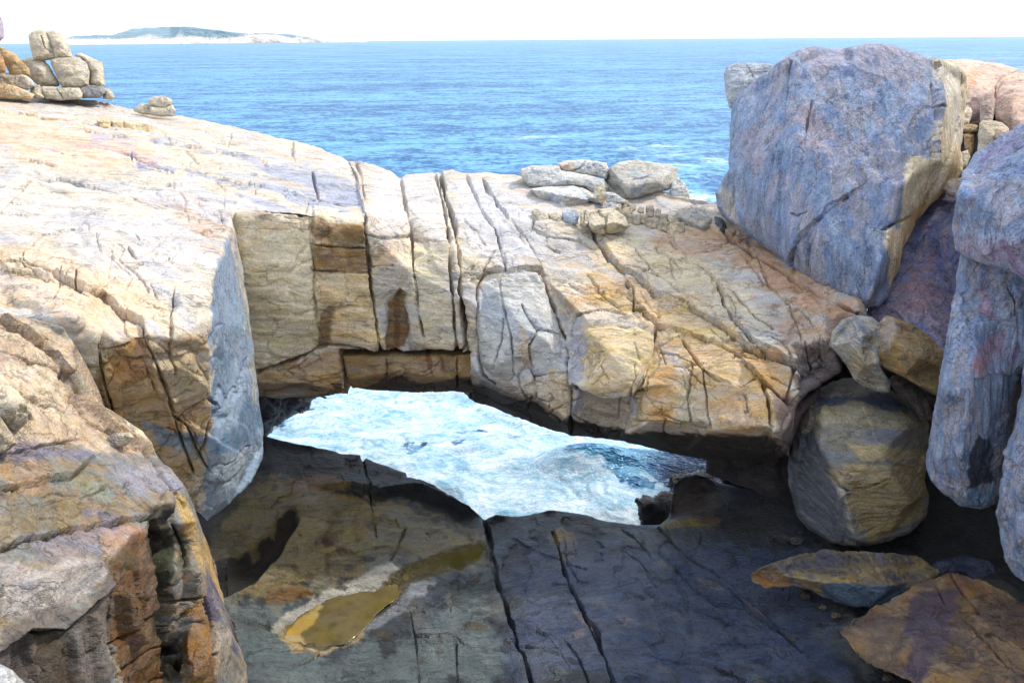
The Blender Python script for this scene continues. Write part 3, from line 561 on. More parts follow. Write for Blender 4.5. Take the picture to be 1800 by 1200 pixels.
             ([(552, 476), (650, 480), (668, 612), (600, 604), (568, 598)], (200, 172, 128), .7, 8), ([(568, 545), (582, 540), (586, 596), (560, 606)], (104, 76, 40), .8, 5), ([(676, 600), (680, 540), (700, 506), (712, 520), (722, 570), (712, 612), (676, 616)], (104, 76, 38), .9, 4, 3), ([(690, 520), (700, 505), (708, 540), (700, 610), (694, 610)], (74, 52, 28), .6, 3, 2),
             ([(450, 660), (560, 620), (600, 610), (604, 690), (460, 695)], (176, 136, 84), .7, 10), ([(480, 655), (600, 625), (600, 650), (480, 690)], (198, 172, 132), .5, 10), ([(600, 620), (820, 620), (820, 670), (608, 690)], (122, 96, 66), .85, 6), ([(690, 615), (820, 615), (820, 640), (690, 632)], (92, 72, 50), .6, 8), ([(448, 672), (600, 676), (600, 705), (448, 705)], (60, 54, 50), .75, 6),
             ([(660, 430), (700, 436), (700, 462), (660, 462)], (204, 170, 140), .6, 10), ([(664, 300), (760, 320), (780, 420), (660, 400)], (202, 194, 190), .6, 20), ([(700, 432), (780, 440), (800, 610), (730, 600)], (206, 192, 162), .6, 12), ([(800, 320), (930, 330), (940, 440), (880, 470), (815, 440)], (186, 186, 192), .6, 25),
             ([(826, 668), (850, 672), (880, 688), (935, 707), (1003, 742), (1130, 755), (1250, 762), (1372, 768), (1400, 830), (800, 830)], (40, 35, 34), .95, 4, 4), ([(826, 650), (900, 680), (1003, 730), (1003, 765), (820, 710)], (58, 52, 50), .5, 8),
             ([(838, 500), (880, 480), (950, 490), (990, 600), (1000, 660), (900, 670), (845, 640)], (170, 176, 184), .65, 14), ([(900, 540), (930, 580), (935, 640), (915, 640)], (204, 172, 142), .5, 8), ([(965, 655), (1000, 665), (1000, 735), (960, 720)], (206, 180, 140), .6, 8),
             ([(1000, 560), (1030, 560), (1025, 700), (1005, 740)], (148, 150, 162), .7, 8), ([(1035, 570), (1145, 580), (1130, 680), (1025, 680)], (192, 168, 126), .7, 14), ([(1128, 690), (1160, 600), (1180, 640), (1240, 660), (1240, 750), (1115, 740)], (194, 164, 118), .75, 10), ([(1150, 650), (1185, 640), (1190, 740), (1150, 740)], (188, 142, 92), .5, 10),
             ([(1040, 450), (1250, 560), (1360, 640), (1400, 700), (1360, 755), (1240, 755), (1180, 600), (1020, 520)], (196, 160, 108), .7, 25), ([(1060, 430), (1200, 440), (1320, 520), (1290, 600), (1150, 520)], (208, 188, 150), .6, 20), ([(1290, 600), (1370, 620), (1400, 650), (1380, 730), (1320, 660)], (170, 136, 90), .7, 12),
             ([(1150, 395), (1280, 400), (1350, 450), (1500, 545), (1440, 560), (1300, 480), (1150, 430)], (178, 140, 104), .6, 14), ([(1280, 400), (1420, 480), (1540, 545), (1500, 590), (1400, 540), (1300, 470)], (166, 128, 100), .6, 14), ([(1350, 540), (1480, 560), (1490, 620), (1400, 640)], (156, 126, 96), .5, 16), ([(1400, 600), (1470, 590), (1500, 680), (1400, 720)], (66, 54, 58), .8, 10), ([(1440, 560), (1500, 550), (1500, 600), (1450, 600)], (96, 76, 70), .7, 8),  # dark patches at the right end paint the shade of its crevices
             ([(1200, 660), (1240, 680), (1246, 752), (1190, 745)], (172, 166, 146), .6, 8), ([(1360, 690), (1400, 700), (1395, 790), (1370, 790)], (128, 112, 108), .8, 6)],
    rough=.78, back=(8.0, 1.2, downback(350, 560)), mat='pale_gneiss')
tag(arch, 'massive pale natural rock arch with long vertical joints spanning the foaming gap', 'rock arch')
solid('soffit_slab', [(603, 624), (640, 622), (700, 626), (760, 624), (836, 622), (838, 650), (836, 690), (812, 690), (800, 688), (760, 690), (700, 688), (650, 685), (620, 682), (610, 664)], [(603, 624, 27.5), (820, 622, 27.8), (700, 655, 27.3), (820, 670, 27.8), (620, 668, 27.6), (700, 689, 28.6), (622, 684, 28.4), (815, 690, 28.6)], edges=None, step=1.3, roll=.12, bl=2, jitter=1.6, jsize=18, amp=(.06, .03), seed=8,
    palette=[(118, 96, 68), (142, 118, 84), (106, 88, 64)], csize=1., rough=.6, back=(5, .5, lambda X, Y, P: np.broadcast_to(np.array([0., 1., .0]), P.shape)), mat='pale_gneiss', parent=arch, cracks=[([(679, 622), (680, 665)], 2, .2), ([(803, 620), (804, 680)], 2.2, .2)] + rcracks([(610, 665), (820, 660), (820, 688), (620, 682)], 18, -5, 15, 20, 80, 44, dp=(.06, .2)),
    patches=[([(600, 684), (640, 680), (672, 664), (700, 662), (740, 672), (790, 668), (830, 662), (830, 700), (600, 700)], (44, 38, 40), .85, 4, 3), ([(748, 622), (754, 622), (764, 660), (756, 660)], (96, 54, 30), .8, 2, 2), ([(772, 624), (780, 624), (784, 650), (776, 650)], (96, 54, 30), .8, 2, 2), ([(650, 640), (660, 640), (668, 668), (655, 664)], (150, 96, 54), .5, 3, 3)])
# gully floor: dark wet platform in front of and under the arch
POOL = [(492, 1118), (505, 1100), (522, 1085), (560, 1060), (600, 1045), (660, 1034), (690, 1012), (712, 992), (760, 978), (800, 962), (845, 952), (866, 966), (845, 985), (815, 1002), (760, 1012), (722, 1025), (700, 1050), (660, 1080), (640, 1106), (610, 1130), (560, 1140), (515, 1132)]
HOLE = [(360, 990), (400, 985), (440, 962), (478, 925), (505, 900), (522, 893), (527, 920), (510, 940), (495, 970), (478, 985), (450, 1020), (400, 1045), (375, 1052)]
gr = basis((0, 0, 1), (.3, -1, 0))
_r = random.Random(17); PUDDLES = []
for _ in range(46):
    x, y = _r.uniform(470, 860), _r.uniform(850, 1180)
    if poly_sdf(np.array([[x]]), np.array([[y]]), POOL)[0, 0] < 14: continue
    a_, b_ = _r.uniform(4, 20), _r.uniform(2, 7); k_ = _r.uniform(-.5, .5)
    PUDDLES.append(([(x + a_ * math.cos(t) * (1 + _r.uniform(-.35, .35)) + k_ * b_ * math.sin(t), y + b_ * math.sin(t) * (1 + _r.uniform(-.35, .35))) for t in np.linspace(0, 6.28, 9)[:-1]], _r.choice([(58, 44, 20), (40, 32, 18), (30, 28, 22), (78, 60, 28)]), _r.uniform(.5, .9), 2, 3))
for _ in range(60):
    x, y = _r.uniform(880, 1480), _r.uniform(930, 1200); a_, b_ = _r.uniform(5, 26), _r.uniform(1.5, 5)
    PUDDLES.append(([(x + a_ * math.cos(t) * (1 + _r.uniform(-.35, .35)), y + b_ * math.sin(t) * (1 + _r.uniform(-.35, .35)) + .35 * a_ * math.cos(t)) for t in np.linspace(0, 6.28, 9)[:-1]], _r.choice([(20, 22, 28), (26, 26, 34), (70, 76, 92), (96, 92, 90)]), _r.uniform(.4, .8), 3, 4))
DISH = [(560, 935), (575, 938), (590, 960), (572, 962)]
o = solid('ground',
    [(300, 790), (430, 770), (455, 762), (470, 768), (520, 779), (560, 787), (600, 797), (633, 800), (637, 811), (643, 805), (664, 813), (700, 826), (714, 832), (716, 841), (740, 848), (770, 862), (800, 876), (825, 892), (850, 912), (872, 905), (900, 908), (930, 905), (965, 897), (1000, 899), (1030, 906), (1060, 914), (1110, 921), (1160, 922),
     (1176, 908), (1180, 880), (1186, 850), (1200, 838), (1222, 832), (1260, 846), (1300, 856), (1350, 862), (1420, 840), (1560, 800), (1900, 800), (2100, 900), (2100, 1350), (100, 1350), (100, 900)],
    [(300, 790, 32), (460, 765, 33.0), (540, 785, 33.2), (632, 800, 33), (760, 855, 31.4), (850, 912, 29.8), (500, 850, 30.4), (620, 870, 30.2), (750, 920, 28.6), (850, 935, 28.6), (1000, 900, 29.6), (1160, 922, 28.2), (1240, 845, 30.0), (1200, 905, 27.9), (1350, 862, 28.5), (1420, 840, 28), (1560, 800, 28),
     (400, 950, 27.4), (400, 1200, 20.6), (550, 1000, 26.4), (600, 1100, 23.9), (500, 1100, 23.8), (700, 1010, 25.9), (850, 960, 27.6), (860, 1050, 24.8), (900, 1200, 21.3), (880, 1050, 24.9), (875, 960, 27.4), (1000, 950, 27.8), (1200, 960, 26.6), (1100, 1060, 23.9), (1300, 1050, 24.1), (1250, 1200, 20.9), (1450, 1000, 24.8), (1450, 1200, 20.4), (1700, 960, 24.5), (1900, 900, 25.5), (1900, 1200, 20), (100, 1350, 18), (2100, 1350, 17), (1000, 1350, 18), (100, 900, 28)],
    step=1.7, roll=.12, bl=4, jitter=1.6, jsize=30, amp=(.11, .045), nsize=3.0, seed=31, stretch=(gr, (2.0, 1, 1)), csize=2.2, plates=[(3.0, .05, .03, (gr, (2.2, 1, 1))), (.9, .025, 0, (gr, (1.8, 1, 1)))],
    palette=[(28, 31, 34), (52, 56, 58), (38, 44, 54), (88, 90, 86), (50, 56, 68)],
    cracks=[([(852, 910), (858, 940), (864, 975), (872, 1010), (884, 1050), (896, 1085), (908, 1130), (925, 1165), (938, 1220)], 5.5, .55), ([(972, 940), (985, 975), (992, 1005), (1005, 1035), (1030, 1080), (1048, 1110), (1060, 1150), (1082, 1200)], 3.6, .35), ([(1020, 1060), (1040, 1110), (1065, 1160), (1080, 1210)], 2.4, .25),
            ([(1095, 930), (1125, 958), (1145, 980)], 2.4, .18), ([(1160, 930), (1190, 960), (1230, 990), (1265, 1010)], 2.8, .22), ([(1190, 1000), (1215, 1030), (1260, 1060), (1330, 1065), (1400, 1130)], 2.6, .22), ([(1280, 1030), (1320, 1070), (1370, 1110), (1420, 1150)], 2.8, .24), ([(1130, 1150), (1190, 1165), (1250, 1168), (1310, 1190)], 2.2, .18), ([(990, 1120), (1015, 1150), (1035, 1200)], 2.2, .16),
            ([(640, 810), (648, 860), (655, 900), (662, 945)], 2.4, .2), ([(712, 930), (700, 960), (688, 985)], 2.2, .16), ([(610, 862), (640, 878), (660, 890)], 2, .1), ([(720, 1070), (728, 1110), (734, 1160), (738, 1200)], 2, .14), ([(722, 1118), (770, 1112)], 2.4, .14), ([(800, 1125), (806, 1200)], 1.8, .12), ([(510, 1170), (545, 1155), (560, 1145)], 2.6, .16), ([(430, 1090), (470, 1100), (500, 1110)], 3, .16), ([(870, 1140), (900, 1130), (960, 1135), (990, 1122)], 1.8, .12)]
        + rcracks([(880, 940), (1400, 930), (1480, 1200), (920, 1200)], 46, 40, 30, 12, 80, 21, dp=(.04, .13)) + rcracks([(400, 1060), (860, 1020), (900, 1200), (400, 1200)], 36, 10, 50, 12, 60, 22, dp=(.03, .1)) + rcracks([(480, 820), (840, 900), (800, 980), (450, 1050)], 22, 60, 40, 10, 45, 23, dp=(.03, .08)),
    ledges=[([(852, 910), (864, 975), (896, 1085), (938, 1220)], .22, 26), ([(600, 860), (660, 872), (740, 868), (820, 900)], -.3, 24), ([(1290, 1030), (1420, 1150)], .12, 20), ([(400, 1110), (500, 1120), (640, 1140), (760, 1100), (860, 1080)], .10, 20)],
    relief=[(HOLE, -.5, 14), (POOL, -.13, 10), ([(620, 930), (640, 925), (648, 940), (625, 948)], -.05, 4), (DISH, -.06, 4)],
    patches=[([(370, 900), (470, 810), (600, 830), (700, 890), (850, 930), (860, 990), (700, 990), (600, 1050), (480, 1060), (380, 1040)], (136, 118, 72), .85, 26), ([(380, 960), (470, 880), (540, 880), (470, 950), (390, 990)], (104, 90, 52), .55, 12), ([(600, 960), (720, 900), (850, 940), (700, 1000)], (96, 96, 84), .5, 25), ([(470, 840), (560, 815), (620, 850), (560, 870)], (134, 96, 52), .6, 10), ([(640, 812), (700, 860), (600, 850)], (120, 94, 56), .5, 8),
             ([(400, 1060), (560, 1030), (700, 990), (690, 1040), (560, 1140), (700, 1130), (860, 1000), (862, 1200), (400, 1200)], (106, 118, 116), .6, 22), (HOLE, (14, 10, 7), .97, 3), ([(522, 893), (500, 905), (450, 960), (420, 985), (440, 985), (510, 930)], (52, 34, 18), .6, 4),  # HOLE's near-black is wet algae plus painted pit darkness
             ([(476, 1108), (506, 1066), (556, 1040), (620, 1016), (690, 992), (704, 1000), (664, 1036), (600, 1048), (560, 1062), (522, 1088), (500, 1110)], (172, 166, 154), .85, 4, 3), ([(630, 1118), (662, 1080), (698, 1050), (720, 1024), (762, 1010), (770, 1018), (735, 1046), (704, 1076), (662, 1106)], (140, 142, 146), .7, 4, 4), ([(486, 1106), (498, 1100), (520, 1128), (570, 1138), (640, 1104), (640, 1120), (570, 1148), (510, 1142)], (168, 146, 108), .8, 3, 3), ([(790, 968), (850, 946), (866, 958), (800, 978)], (124, 124, 118), .6, 4), (POOL, (92, 80, 48), .95, 4, 3), ([(490, 1120), (520, 1085), (560, 1062), (540, 1090), (520, 1110), (530, 1135), (500, 1130)], (176, 148, 96), .85, 5), ([(780, 985), (860, 955), (862, 975), (800, 1000)], (88, 78, 28), .5, 8),
             ([(568, 932), (588, 935), (598, 955), (580, 962), (566, 955)], (96, 66, 22), .8, 3, 2), ([(590, 960), (612, 962), (618, 975), (598, 980)], (90, 62, 24), .8, 3, 2), ([(570, 972), (582, 975), (578, 1005), (570, 1000)], (86, 64, 26), .8, 3, 2), ([(540, 1005), (552, 1008), (548, 1018), (538, 1016)], (80, 60, 26), .8, 3, 2), ([(452, 1060), (480, 1035), (510, 1025), (555, 1035), (520, 1050)], (112, 76, 26), .8, 4, 3), ([(560, 910), (580, 912), (578, 920), (560, 918)], (88, 64, 26), .8, 3, 2), ([(555, 1040), (500, 1020), (520, 1030)], (88, 64, 26), .8, 3, 2),
             ([(970, 930), (985, 925), (1012, 955), (1010, 985), (992, 990), (972, 960)], (168, 136, 72), .8, 5, 5), ([(1005, 1070), (1040, 1085), (1045, 1110), (1020, 1100)], (150, 124, 66), .8, 4, 5), ([(1000, 1110), (1020, 1100), (1030, 1120), (1010, 1125)], (160, 128, 66), .7, 4, 5), ([(1085, 1085), (1100, 1080), (1110, 1090), (1098, 1098)], (150, 118, 64), .8, 3, 3), ([(1160, 990), (1185, 995), (1195, 1002), (1165, 1002)], (160, 130, 68), .8, 3, 4), ([(1225, 1012), (1260, 1020), (1275, 1032), (1235, 1028)], (166, 134, 70), .8, 3, 4), ([(1165, 915), (1200, 905), (1250, 900), (1270, 910), (1200, 922), (1165, 925)], (132, 116, 62), .75, 4, 4), ([(1310, 1055), (1330, 1062), (1345, 1082), (1320, 1078)], (140, 116, 66), .7, 3, 3),
             ([(455, 760), (560, 785), (633, 798), (700, 826), (760, 855), (850, 910), (854, 948), (800, 914), (740, 888), (660, 872), (560, 834), (440, 830)], (9, 9, 10), .96, 5), ([(850, 905), (965, 893), (1160, 920), (1160, 928), (960, 925), (860, 930)], (12, 14, 18), .92, 5), ([(560, 868), (600, 866), (740, 864), (830, 905), (740, 884), (640, 880)], (14, 13, 13), .9, 4), ([(330, 900), (440, 790), (480, 815), (420, 880), (350, 960)], (16, 16, 15), .85, 16),  # last patch paints the shadow below the left flank onto the floor
             ([(1180, 900), (1190, 845), (1240, 840), (1260, 880), (1240, 905)], (92, 78, 70), .75, 6), ([(868, 960), (1400, 960), (1450, 1060), (1480, 1200), (920, 1200)], (72, 84, 110), .7, 30), ([(1250, 900), (1400, 880), (1400, 960), (1280, 950)], (50, 44, 42), .5, 20), ([(1380, 780), (1900, 760), (2100, 900), (2100, 1100), (1760, 1020), (1640, 990), (1450, 960)], (22, 22, 26), .9, 20)]  # blue patch paints wet sheen on the right slab, last one deep shade
             + PUDDLES,
    rough=.38, wet=[(POOL, .2, 6), (HOLE, .7, 10), ([(850, 905), (965, 890), (1160, 915), (1160, 940), (960, 935), (860, 935)], .38, 6), ([(455, 760), (633, 798), (760, 855), (850, 910), (840, 930), (640, 870), (440, 830)], .5, 8), ([(868, 1000), (1100, 960), (1300, 1060), (1400, 1200), (920, 1200)], .36, 40)],
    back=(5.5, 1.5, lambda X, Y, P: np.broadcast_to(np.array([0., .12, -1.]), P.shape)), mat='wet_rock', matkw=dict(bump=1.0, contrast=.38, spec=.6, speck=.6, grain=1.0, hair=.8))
tag(o, kind='structure')

# dark inner wall of the gap, beyond the left foot of the arch
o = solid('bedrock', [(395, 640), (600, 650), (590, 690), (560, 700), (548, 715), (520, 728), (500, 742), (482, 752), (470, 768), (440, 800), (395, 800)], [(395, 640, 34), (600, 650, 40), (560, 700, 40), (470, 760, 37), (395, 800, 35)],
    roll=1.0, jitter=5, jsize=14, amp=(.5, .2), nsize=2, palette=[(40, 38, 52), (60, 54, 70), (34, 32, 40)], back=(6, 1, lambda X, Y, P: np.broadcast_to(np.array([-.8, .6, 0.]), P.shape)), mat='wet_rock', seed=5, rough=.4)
tag(o, kind='structure')
# bedrock backing behind the right boulders, recess shade painted in its dark palette
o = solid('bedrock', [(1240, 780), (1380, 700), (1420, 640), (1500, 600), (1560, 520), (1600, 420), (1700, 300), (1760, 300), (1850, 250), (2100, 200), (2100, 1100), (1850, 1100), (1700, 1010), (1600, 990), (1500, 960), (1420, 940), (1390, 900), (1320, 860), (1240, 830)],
    [(1240, 800, 29.5), (1400, 700, 28), (1560, 520, 29), (1700, 300, 31), (1850, 250, 31), (2100, 200, 31), (2100, 1100, 22), (1700, 1010, 25.5), (1700, 700, 28.5), (1500, 940, 27), (1320, 850, 28.6)],
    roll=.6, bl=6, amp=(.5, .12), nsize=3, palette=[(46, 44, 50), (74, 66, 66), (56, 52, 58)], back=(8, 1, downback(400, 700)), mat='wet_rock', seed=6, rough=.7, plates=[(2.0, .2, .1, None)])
tag(o, kind='structure')

# near left ledge
LB = basis((.1, -.3, 1), (1, .35, -.1)); FLB = (LB, (3.0, 1, .7))
led = solid('rock_outcrop',
    [(-260, 560), (-100, 540), (0, 552), (60, 560), (110, 575), (130, 605), (128, 650), (112, 668), (130, 692), (165, 705), (215, 735), (262, 775), (272, 800), (300, 822), (322, 848), (330, 880), (345, 915), (352, 960), (362, 1000), (376, 1040), (388, 1065), (406, 1112), (408, 1145), (396, 1175), (385, 1210), (380, 1300), (-260, 1300)],
    [(-260, 560, 11.5), (0, 552, 14.2), (60, 560, 14.6), (130, 605, 14.7), (112, 668, 14.2), (0, 620, 13.2), (0, 690, 12.4), (165, 705, 14.6), (262, 775, 15.0), (40, 745, 12.2), (0, 800, 11.4), (140, 790, 13.2), (300, 822, 14.8), (0, 850, 10.9), (150, 850, 12.4), (322, 850, 14.4), (130, 930, 11.6), (0, 962, 10.1),
     (260, 915, 12.6), (345, 915, 14.2), (180, 985, 11.2), (0, 990, 9.9), (100, 1000, 10.5), (-260, 962, 8.8), (275, 930, 13.2), (205, 1010, 11.3), (140, 1090, 10.7), (0, 1110, 9.6), (0, 1200, 9.6), (200, 1200, 11.0), (-260, 1200, 8.8), (290, 960, 14.0), (310, 1100, 13.4), (290, 1200, 12.8), (352, 960, 14.4), (340, 1000, 13.9), (375, 1040, 14.2), (372, 1150, 13.3), (405, 1115, 14.4), (385, 1210, 13.6), (380, 1300, 13), (-260, 1300, 8.8), (255, 1000, 12.0), (262, 1100, 11.9)],
    step=1.7, roll=.2, bl=1.6, jitter=2.5, jsize=26, amp=(.06, .03), nsize=1.6, seed=41, stretch=FLB, csize=1.2,
    plates=[(1.1, .05, .03, (LB, (1.6, 1, .6)))],
    palette=[(112, 108, 118), (132, 112, 86), (118, 120, 116), (142, 126, 104), (98, 102, 120)],  # tones darkened, putting the ledge's weaker light into its colour
    cracks=[([(0, 558), (20, 575), (60, 600), (100, 640), (120, 668)], 3.2, .25), ([(0, 575), (40, 580), (80, 598)], 2.4, .2), ([(72, 600), (88, 630), (96, 655)], 2.2, .15), ([(0, 620), (60, 640), (115, 668)], 2.4, .15), ([(0, 690), (60, 700), (118, 728), (130, 692)], 2.4, .15),
            ([(130, 695), (160, 740), (200, 755), (240, 770), (268, 800)], 3.4, .25), ([(0, 800), (60, 790), (120, 775), (140, 770)], 2.4, .15), ([(0, 868), (60, 850), (120, 845), (150, 820)], 2.6, .15), ([(0, 965), (60, 950), (130, 935), (200, 922), (262, 912), (278, 890)], 3.0, .2), ([(135, 880), (160, 872), (182, 862)], 2.4, .12),
            ([(0, 1145), (50, 1105), (75, 1115), (110, 1105), (160, 1075), (200, 1030)], 3.0, .2), ([(270, 920), (280, 960), (290, 1020), (300, 1060), (310, 1100), (316, 1200)], 7, .6), ([(200, 1130), (250, 1100), (300, 1060), (338, 1050)], 3.2, .2), ([(205, 1190), (240, 1165), (290, 1130), (315, 1100)], 3, .2), ([(300, 905), (320, 960), (328, 1000)], 3.4, .2), ([(360, 1050), (372, 1090), (380, 1150)], 3.6, .25), ([(203, 1010), (200, 1080), (203, 1150)], 3, .2), ([(270, 800), (300, 850), (325, 890)], 3.2, .2), ([(335, 1050), (318, 1090), (308, 1130)], 3.4, .25)]
        + rcracks([(0, 800), (280, 820), (300, 900), (0, 980)], 26, -8, 14, 25, 110, 31, dp=(.03, .08)) + rcracks([(200, 1000), (290, 940), (390, 1100), (380, 1200), (200, 1200)], 30, 80, 30, 15, 80, 32, dp=(.04, .12)) + rcracks([(0, 570), (130, 610), (260, 780), (0, 780)], 22, 30, 20, 20, 80, 33, dp=(.03, .1)) + rcracks([(0, 1100), (200, 1060), (200, 1200), (0, 1200)], 12, 88, 10, 20, 60, 34, dp=(.03, .08)),
    ledges=[([(130, 695), (200, 755), (268, 800)], -.25, 16), ([(0, 868), (120, 845), (150, 820)], -.14, 18), ([(0, 965), (130, 935), (262, 912)], -.08, 14), ([(0, 1145), (50, 1105), (110, 1105), (200, 1030)], -.16, 14), ([(0, 558), (60, 600), (120, 668)], -.2, 16)],
    relief=[([(212, 1045), (222, 1030), (232, 1050), (262, 1120), (250, 1140), (215, 1100)], .22, 8), ([(322, 1000), (340, 1000), (345, 1050), (330, 1060)], .25, 6), ([(280, 870), (298, 868), (300, 890), (292, 915), (282, 900)], .15, 5), ([(318, 1055), (345, 1045), (370, 1180), (325, 1190)], .22, 8), ([(262, 915), (275, 915), (300, 1060), (316, 1200), (290, 1200), (280, 1060)], -.4, 6), ([(30, 1130), (60, 1110), (62, 1200), (20, 1200)], -.12, 8), ([(110, 1105), (135, 1100), (140, 1200), (118, 1200)], .15, 8), ([(160, 1080), (180, 1075), (190, 1200), (165, 1200)], .14, 8)],
    patches=[([(-260, 540), (0, 550), (130, 600), (130, 690), (270, 790), (0, 790), (-260, 790)], (196, 172, 144), .75, 14), ([(0, 640), (110, 670), (120, 730), (60, 740), (0, 700)], (206, 186, 158), .6, 14), ([(30, 775), (130, 790), (200, 800), (80, 820), (0, 810)], (118, 116, 142), .6, 12),
             ([(0, 830), (75, 815), (85, 850), (60, 870), (0, 870)], (170, 136, 100), .6, 8), ([(85, 815), (200, 860), (180, 890), (90, 870)], (128, 132, 106), .5, 14), ([(200, 800), (300, 820), (320, 860), (240, 880), (180, 840)], (140, 140, 156), .6, 14), ([(0, 880), (140, 880), (160, 920), (0, 950)], (122, 106, 76), .6, 14), ([(180, 940), (262, 916), (262, 960), (180, 985)], (170, 136, 114), .6, 8), ([(40, 945), (180, 930), (180, 975), (60, 985)], (128, 122, 134), .5, 10), ([(0, 990), (180, 985), (190, 1010), (120, 1070), (0, 1090)], (168, 160, 156), .7, 10),
             ([(190, 985), (275, 915), (290, 1000), (300, 1210), (200, 1210)], (96, 68, 38), .92, 8), ([(215, 970), (240, 955), (250, 985), (215, 1010)], (72, 58, 32), .7, 6), ([(0, 1100), (110, 1060), (150, 1060), (200, 1000), (200, 1210), (0, 1210)], (98, 88, 82), .8, 10), ([(0, 1130), (30, 1110), (60, 1120), (50, 1210), (0, 1210)], (66, 62, 66), .6, 8), ([(70, 1110), (110, 1105), (120, 1210), (65, 1210)], (64, 52, 36), .8, 5), ([(250, 900), (300, 890), (310, 1100), (320, 1210), (290, 1210), (275, 1000)], (34, 30, 20), .85, 5), ([(278, 960), (300, 960), (308, 1020), (290, 1030)], (52, 60, 32), .5, 5), ([(300, 920), (330, 960), (330, 1010), (310, 1000)], (60, 62, 40), .7, 6),
             ([(310, 860), (335, 880), (355, 960), (360, 1010), (345, 1010), (325, 930)], (176, 146, 98), .8, 6), ([(320, 1060), (350, 1040), (385, 1150), (380, 1210), (325, 1210)], (132, 96, 52), .85, 8), ([(362, 1000), (376, 1020), (372, 1050), (390, 1080), (400, 1130), (385, 1100), (364, 1050)], (66, 66, 96), .7, 3, 5), ([(385, 1100), (410, 1110), (405, 1160), (385, 1190)], (150, 138, 122), .7, 6)],
    rough=.62, wet=[([(190, 985), (275, 915), (400, 1100), (390, 1210), (200, 1210)], .38, 10)], back=(4.0, .8, lambda X, Y, P: np.broadcast_to(np.array([-.1, .6, -.9]), P.shape)), mat='ledge_rock', matkw=dict(bump=.6, contrast=.28, speck=.6, scale=1.5, stretch=(.6, 1.2, 1.6)))
tag(led, 'stained rock outcrop in the near left corner with a brown wet broken face', 'rock outcrop')

# murky tide pool lying level in its hollow, and blocks standing proud of the arch face
tag(solid('tide_pool', [(x, y) for x, y in POOL], [(x, y, float(onz(x, y, 5.60))) for x, y in POOL], step=1.6, roll=.01, bl=0, jitter=3.0, jsize=16, amp=(0, 0), palette=[(84, 74, 46), (98, 88, 56), (72, 66, 44)], csize=1.2, rough=.05, back=(.12, .3, lambda X, Y, P: np.broadcast_to(np.array([0., 0., -1.]), P.shape)), mat='pool_water', matkw=dict(bump=.02, contrast=.15, speck=.15, hair=0., spec=.5), seed=14,
    patches=[([(490, 1120), (520, 1085), (562, 1062), (548, 1090), (524, 1112), (534, 1136), (500, 1134)], (160, 136, 88), .8, 5), ([(720, 1000), (860, 950), (866, 975), (740, 1015)], (70, 66, 26), .6, 8)]),
    'shallow olive-brown tide pool with a pale salt rim on the gully floor', 'tide pool')
solid('block', [(1006, 610), (1010, 572), (1022, 553), (1060, 547), (1105, 556), (1148, 580), (1150, 604), (1140, 650), (1128, 686), (1090, 691), (1050, 692), (1014, 684), (1016, 650)],
    [(1006, 610, 26.9), (1022, 553, 27.1), (1105, 556, 26.9), (1148, 580, 26.5), (1128, 686, 25.5), (1014, 684, 26.3), (1036, 585, 26.2), (1130, 590, 26.0), (1034, 670, 25.9), (1112, 676, 25.3), (1080, 630, 25.7)], step=1.5, roll=.22, bl=3, jitter=2, amp=(.05, .04), nsize=1.4, seed=24, stretch=FA, csize=1.2, palette=[(176, 158, 128), (206, 184, 146), (196, 176, 142)], back=(1.2, .5, None), mat='pale_gneiss', parent=arch,
    patches=[([(1000, 560), (1032, 560), (1028, 690), (1000, 690)], (150, 152, 164), .8, 6), ([(1010, 545), (1150, 560), (1140, 575), (1010, 562)], (178, 178, 178), .6, 6)], cracks=rcracks([(1030, 570), (1140, 590), (1110, 670), (1030, 660)], 9, 70, 30, 20, 60, 45))
solid('block', [(838, 520), (846, 498), (858, 484), (885, 477), (915, 475), (944, 482), (958, 510), (972, 545), (984, 580), (992, 625), (996, 652), (960, 662), (938, 660), (926, 640), (915, 660), (895, 672), (868, 664), (846, 640), (838, 580)],
    [(838, 560, 27.0), (850, 495, 27.6), (915, 475, 27.6), (958, 510, 27.5), (984, 580, 27.2), (996, 650, 27.0), (846, 640, 27.0), (895, 672, 27.0), (870, 510, 27.0), (940, 520, 27.0), (880, 640, 26.6), (960, 600, 26.7), (915, 570, 26.5)], step=1.5, roll=.2, bl=2, jitter=2, amp=(.05, .04), nsize=1.4, seed=25, stretch=FA, csize=1.4, palette=[(164, 168, 176), (186, 184, 178), (176, 172, 166)], back=(1.2, .5, None), mat='pale_gneiss', parent=arch,
    patches=[([(905, 540), (925, 580), (930, 650), (915, 640)], (206, 174, 140), .6, 6)],
    cracks=[([(876, 490), (886, 545), (895, 580), (902, 630), (905, 668)], 2.2, .25), ([(918, 535), (932, 562), (945, 580), (986, 588)], 2.2, .22), ([(945, 582), (930, 612), (934, 656)], 2.4, .22), ([(866, 650), (880, 600), (885, 560)], 1.8, .15)])

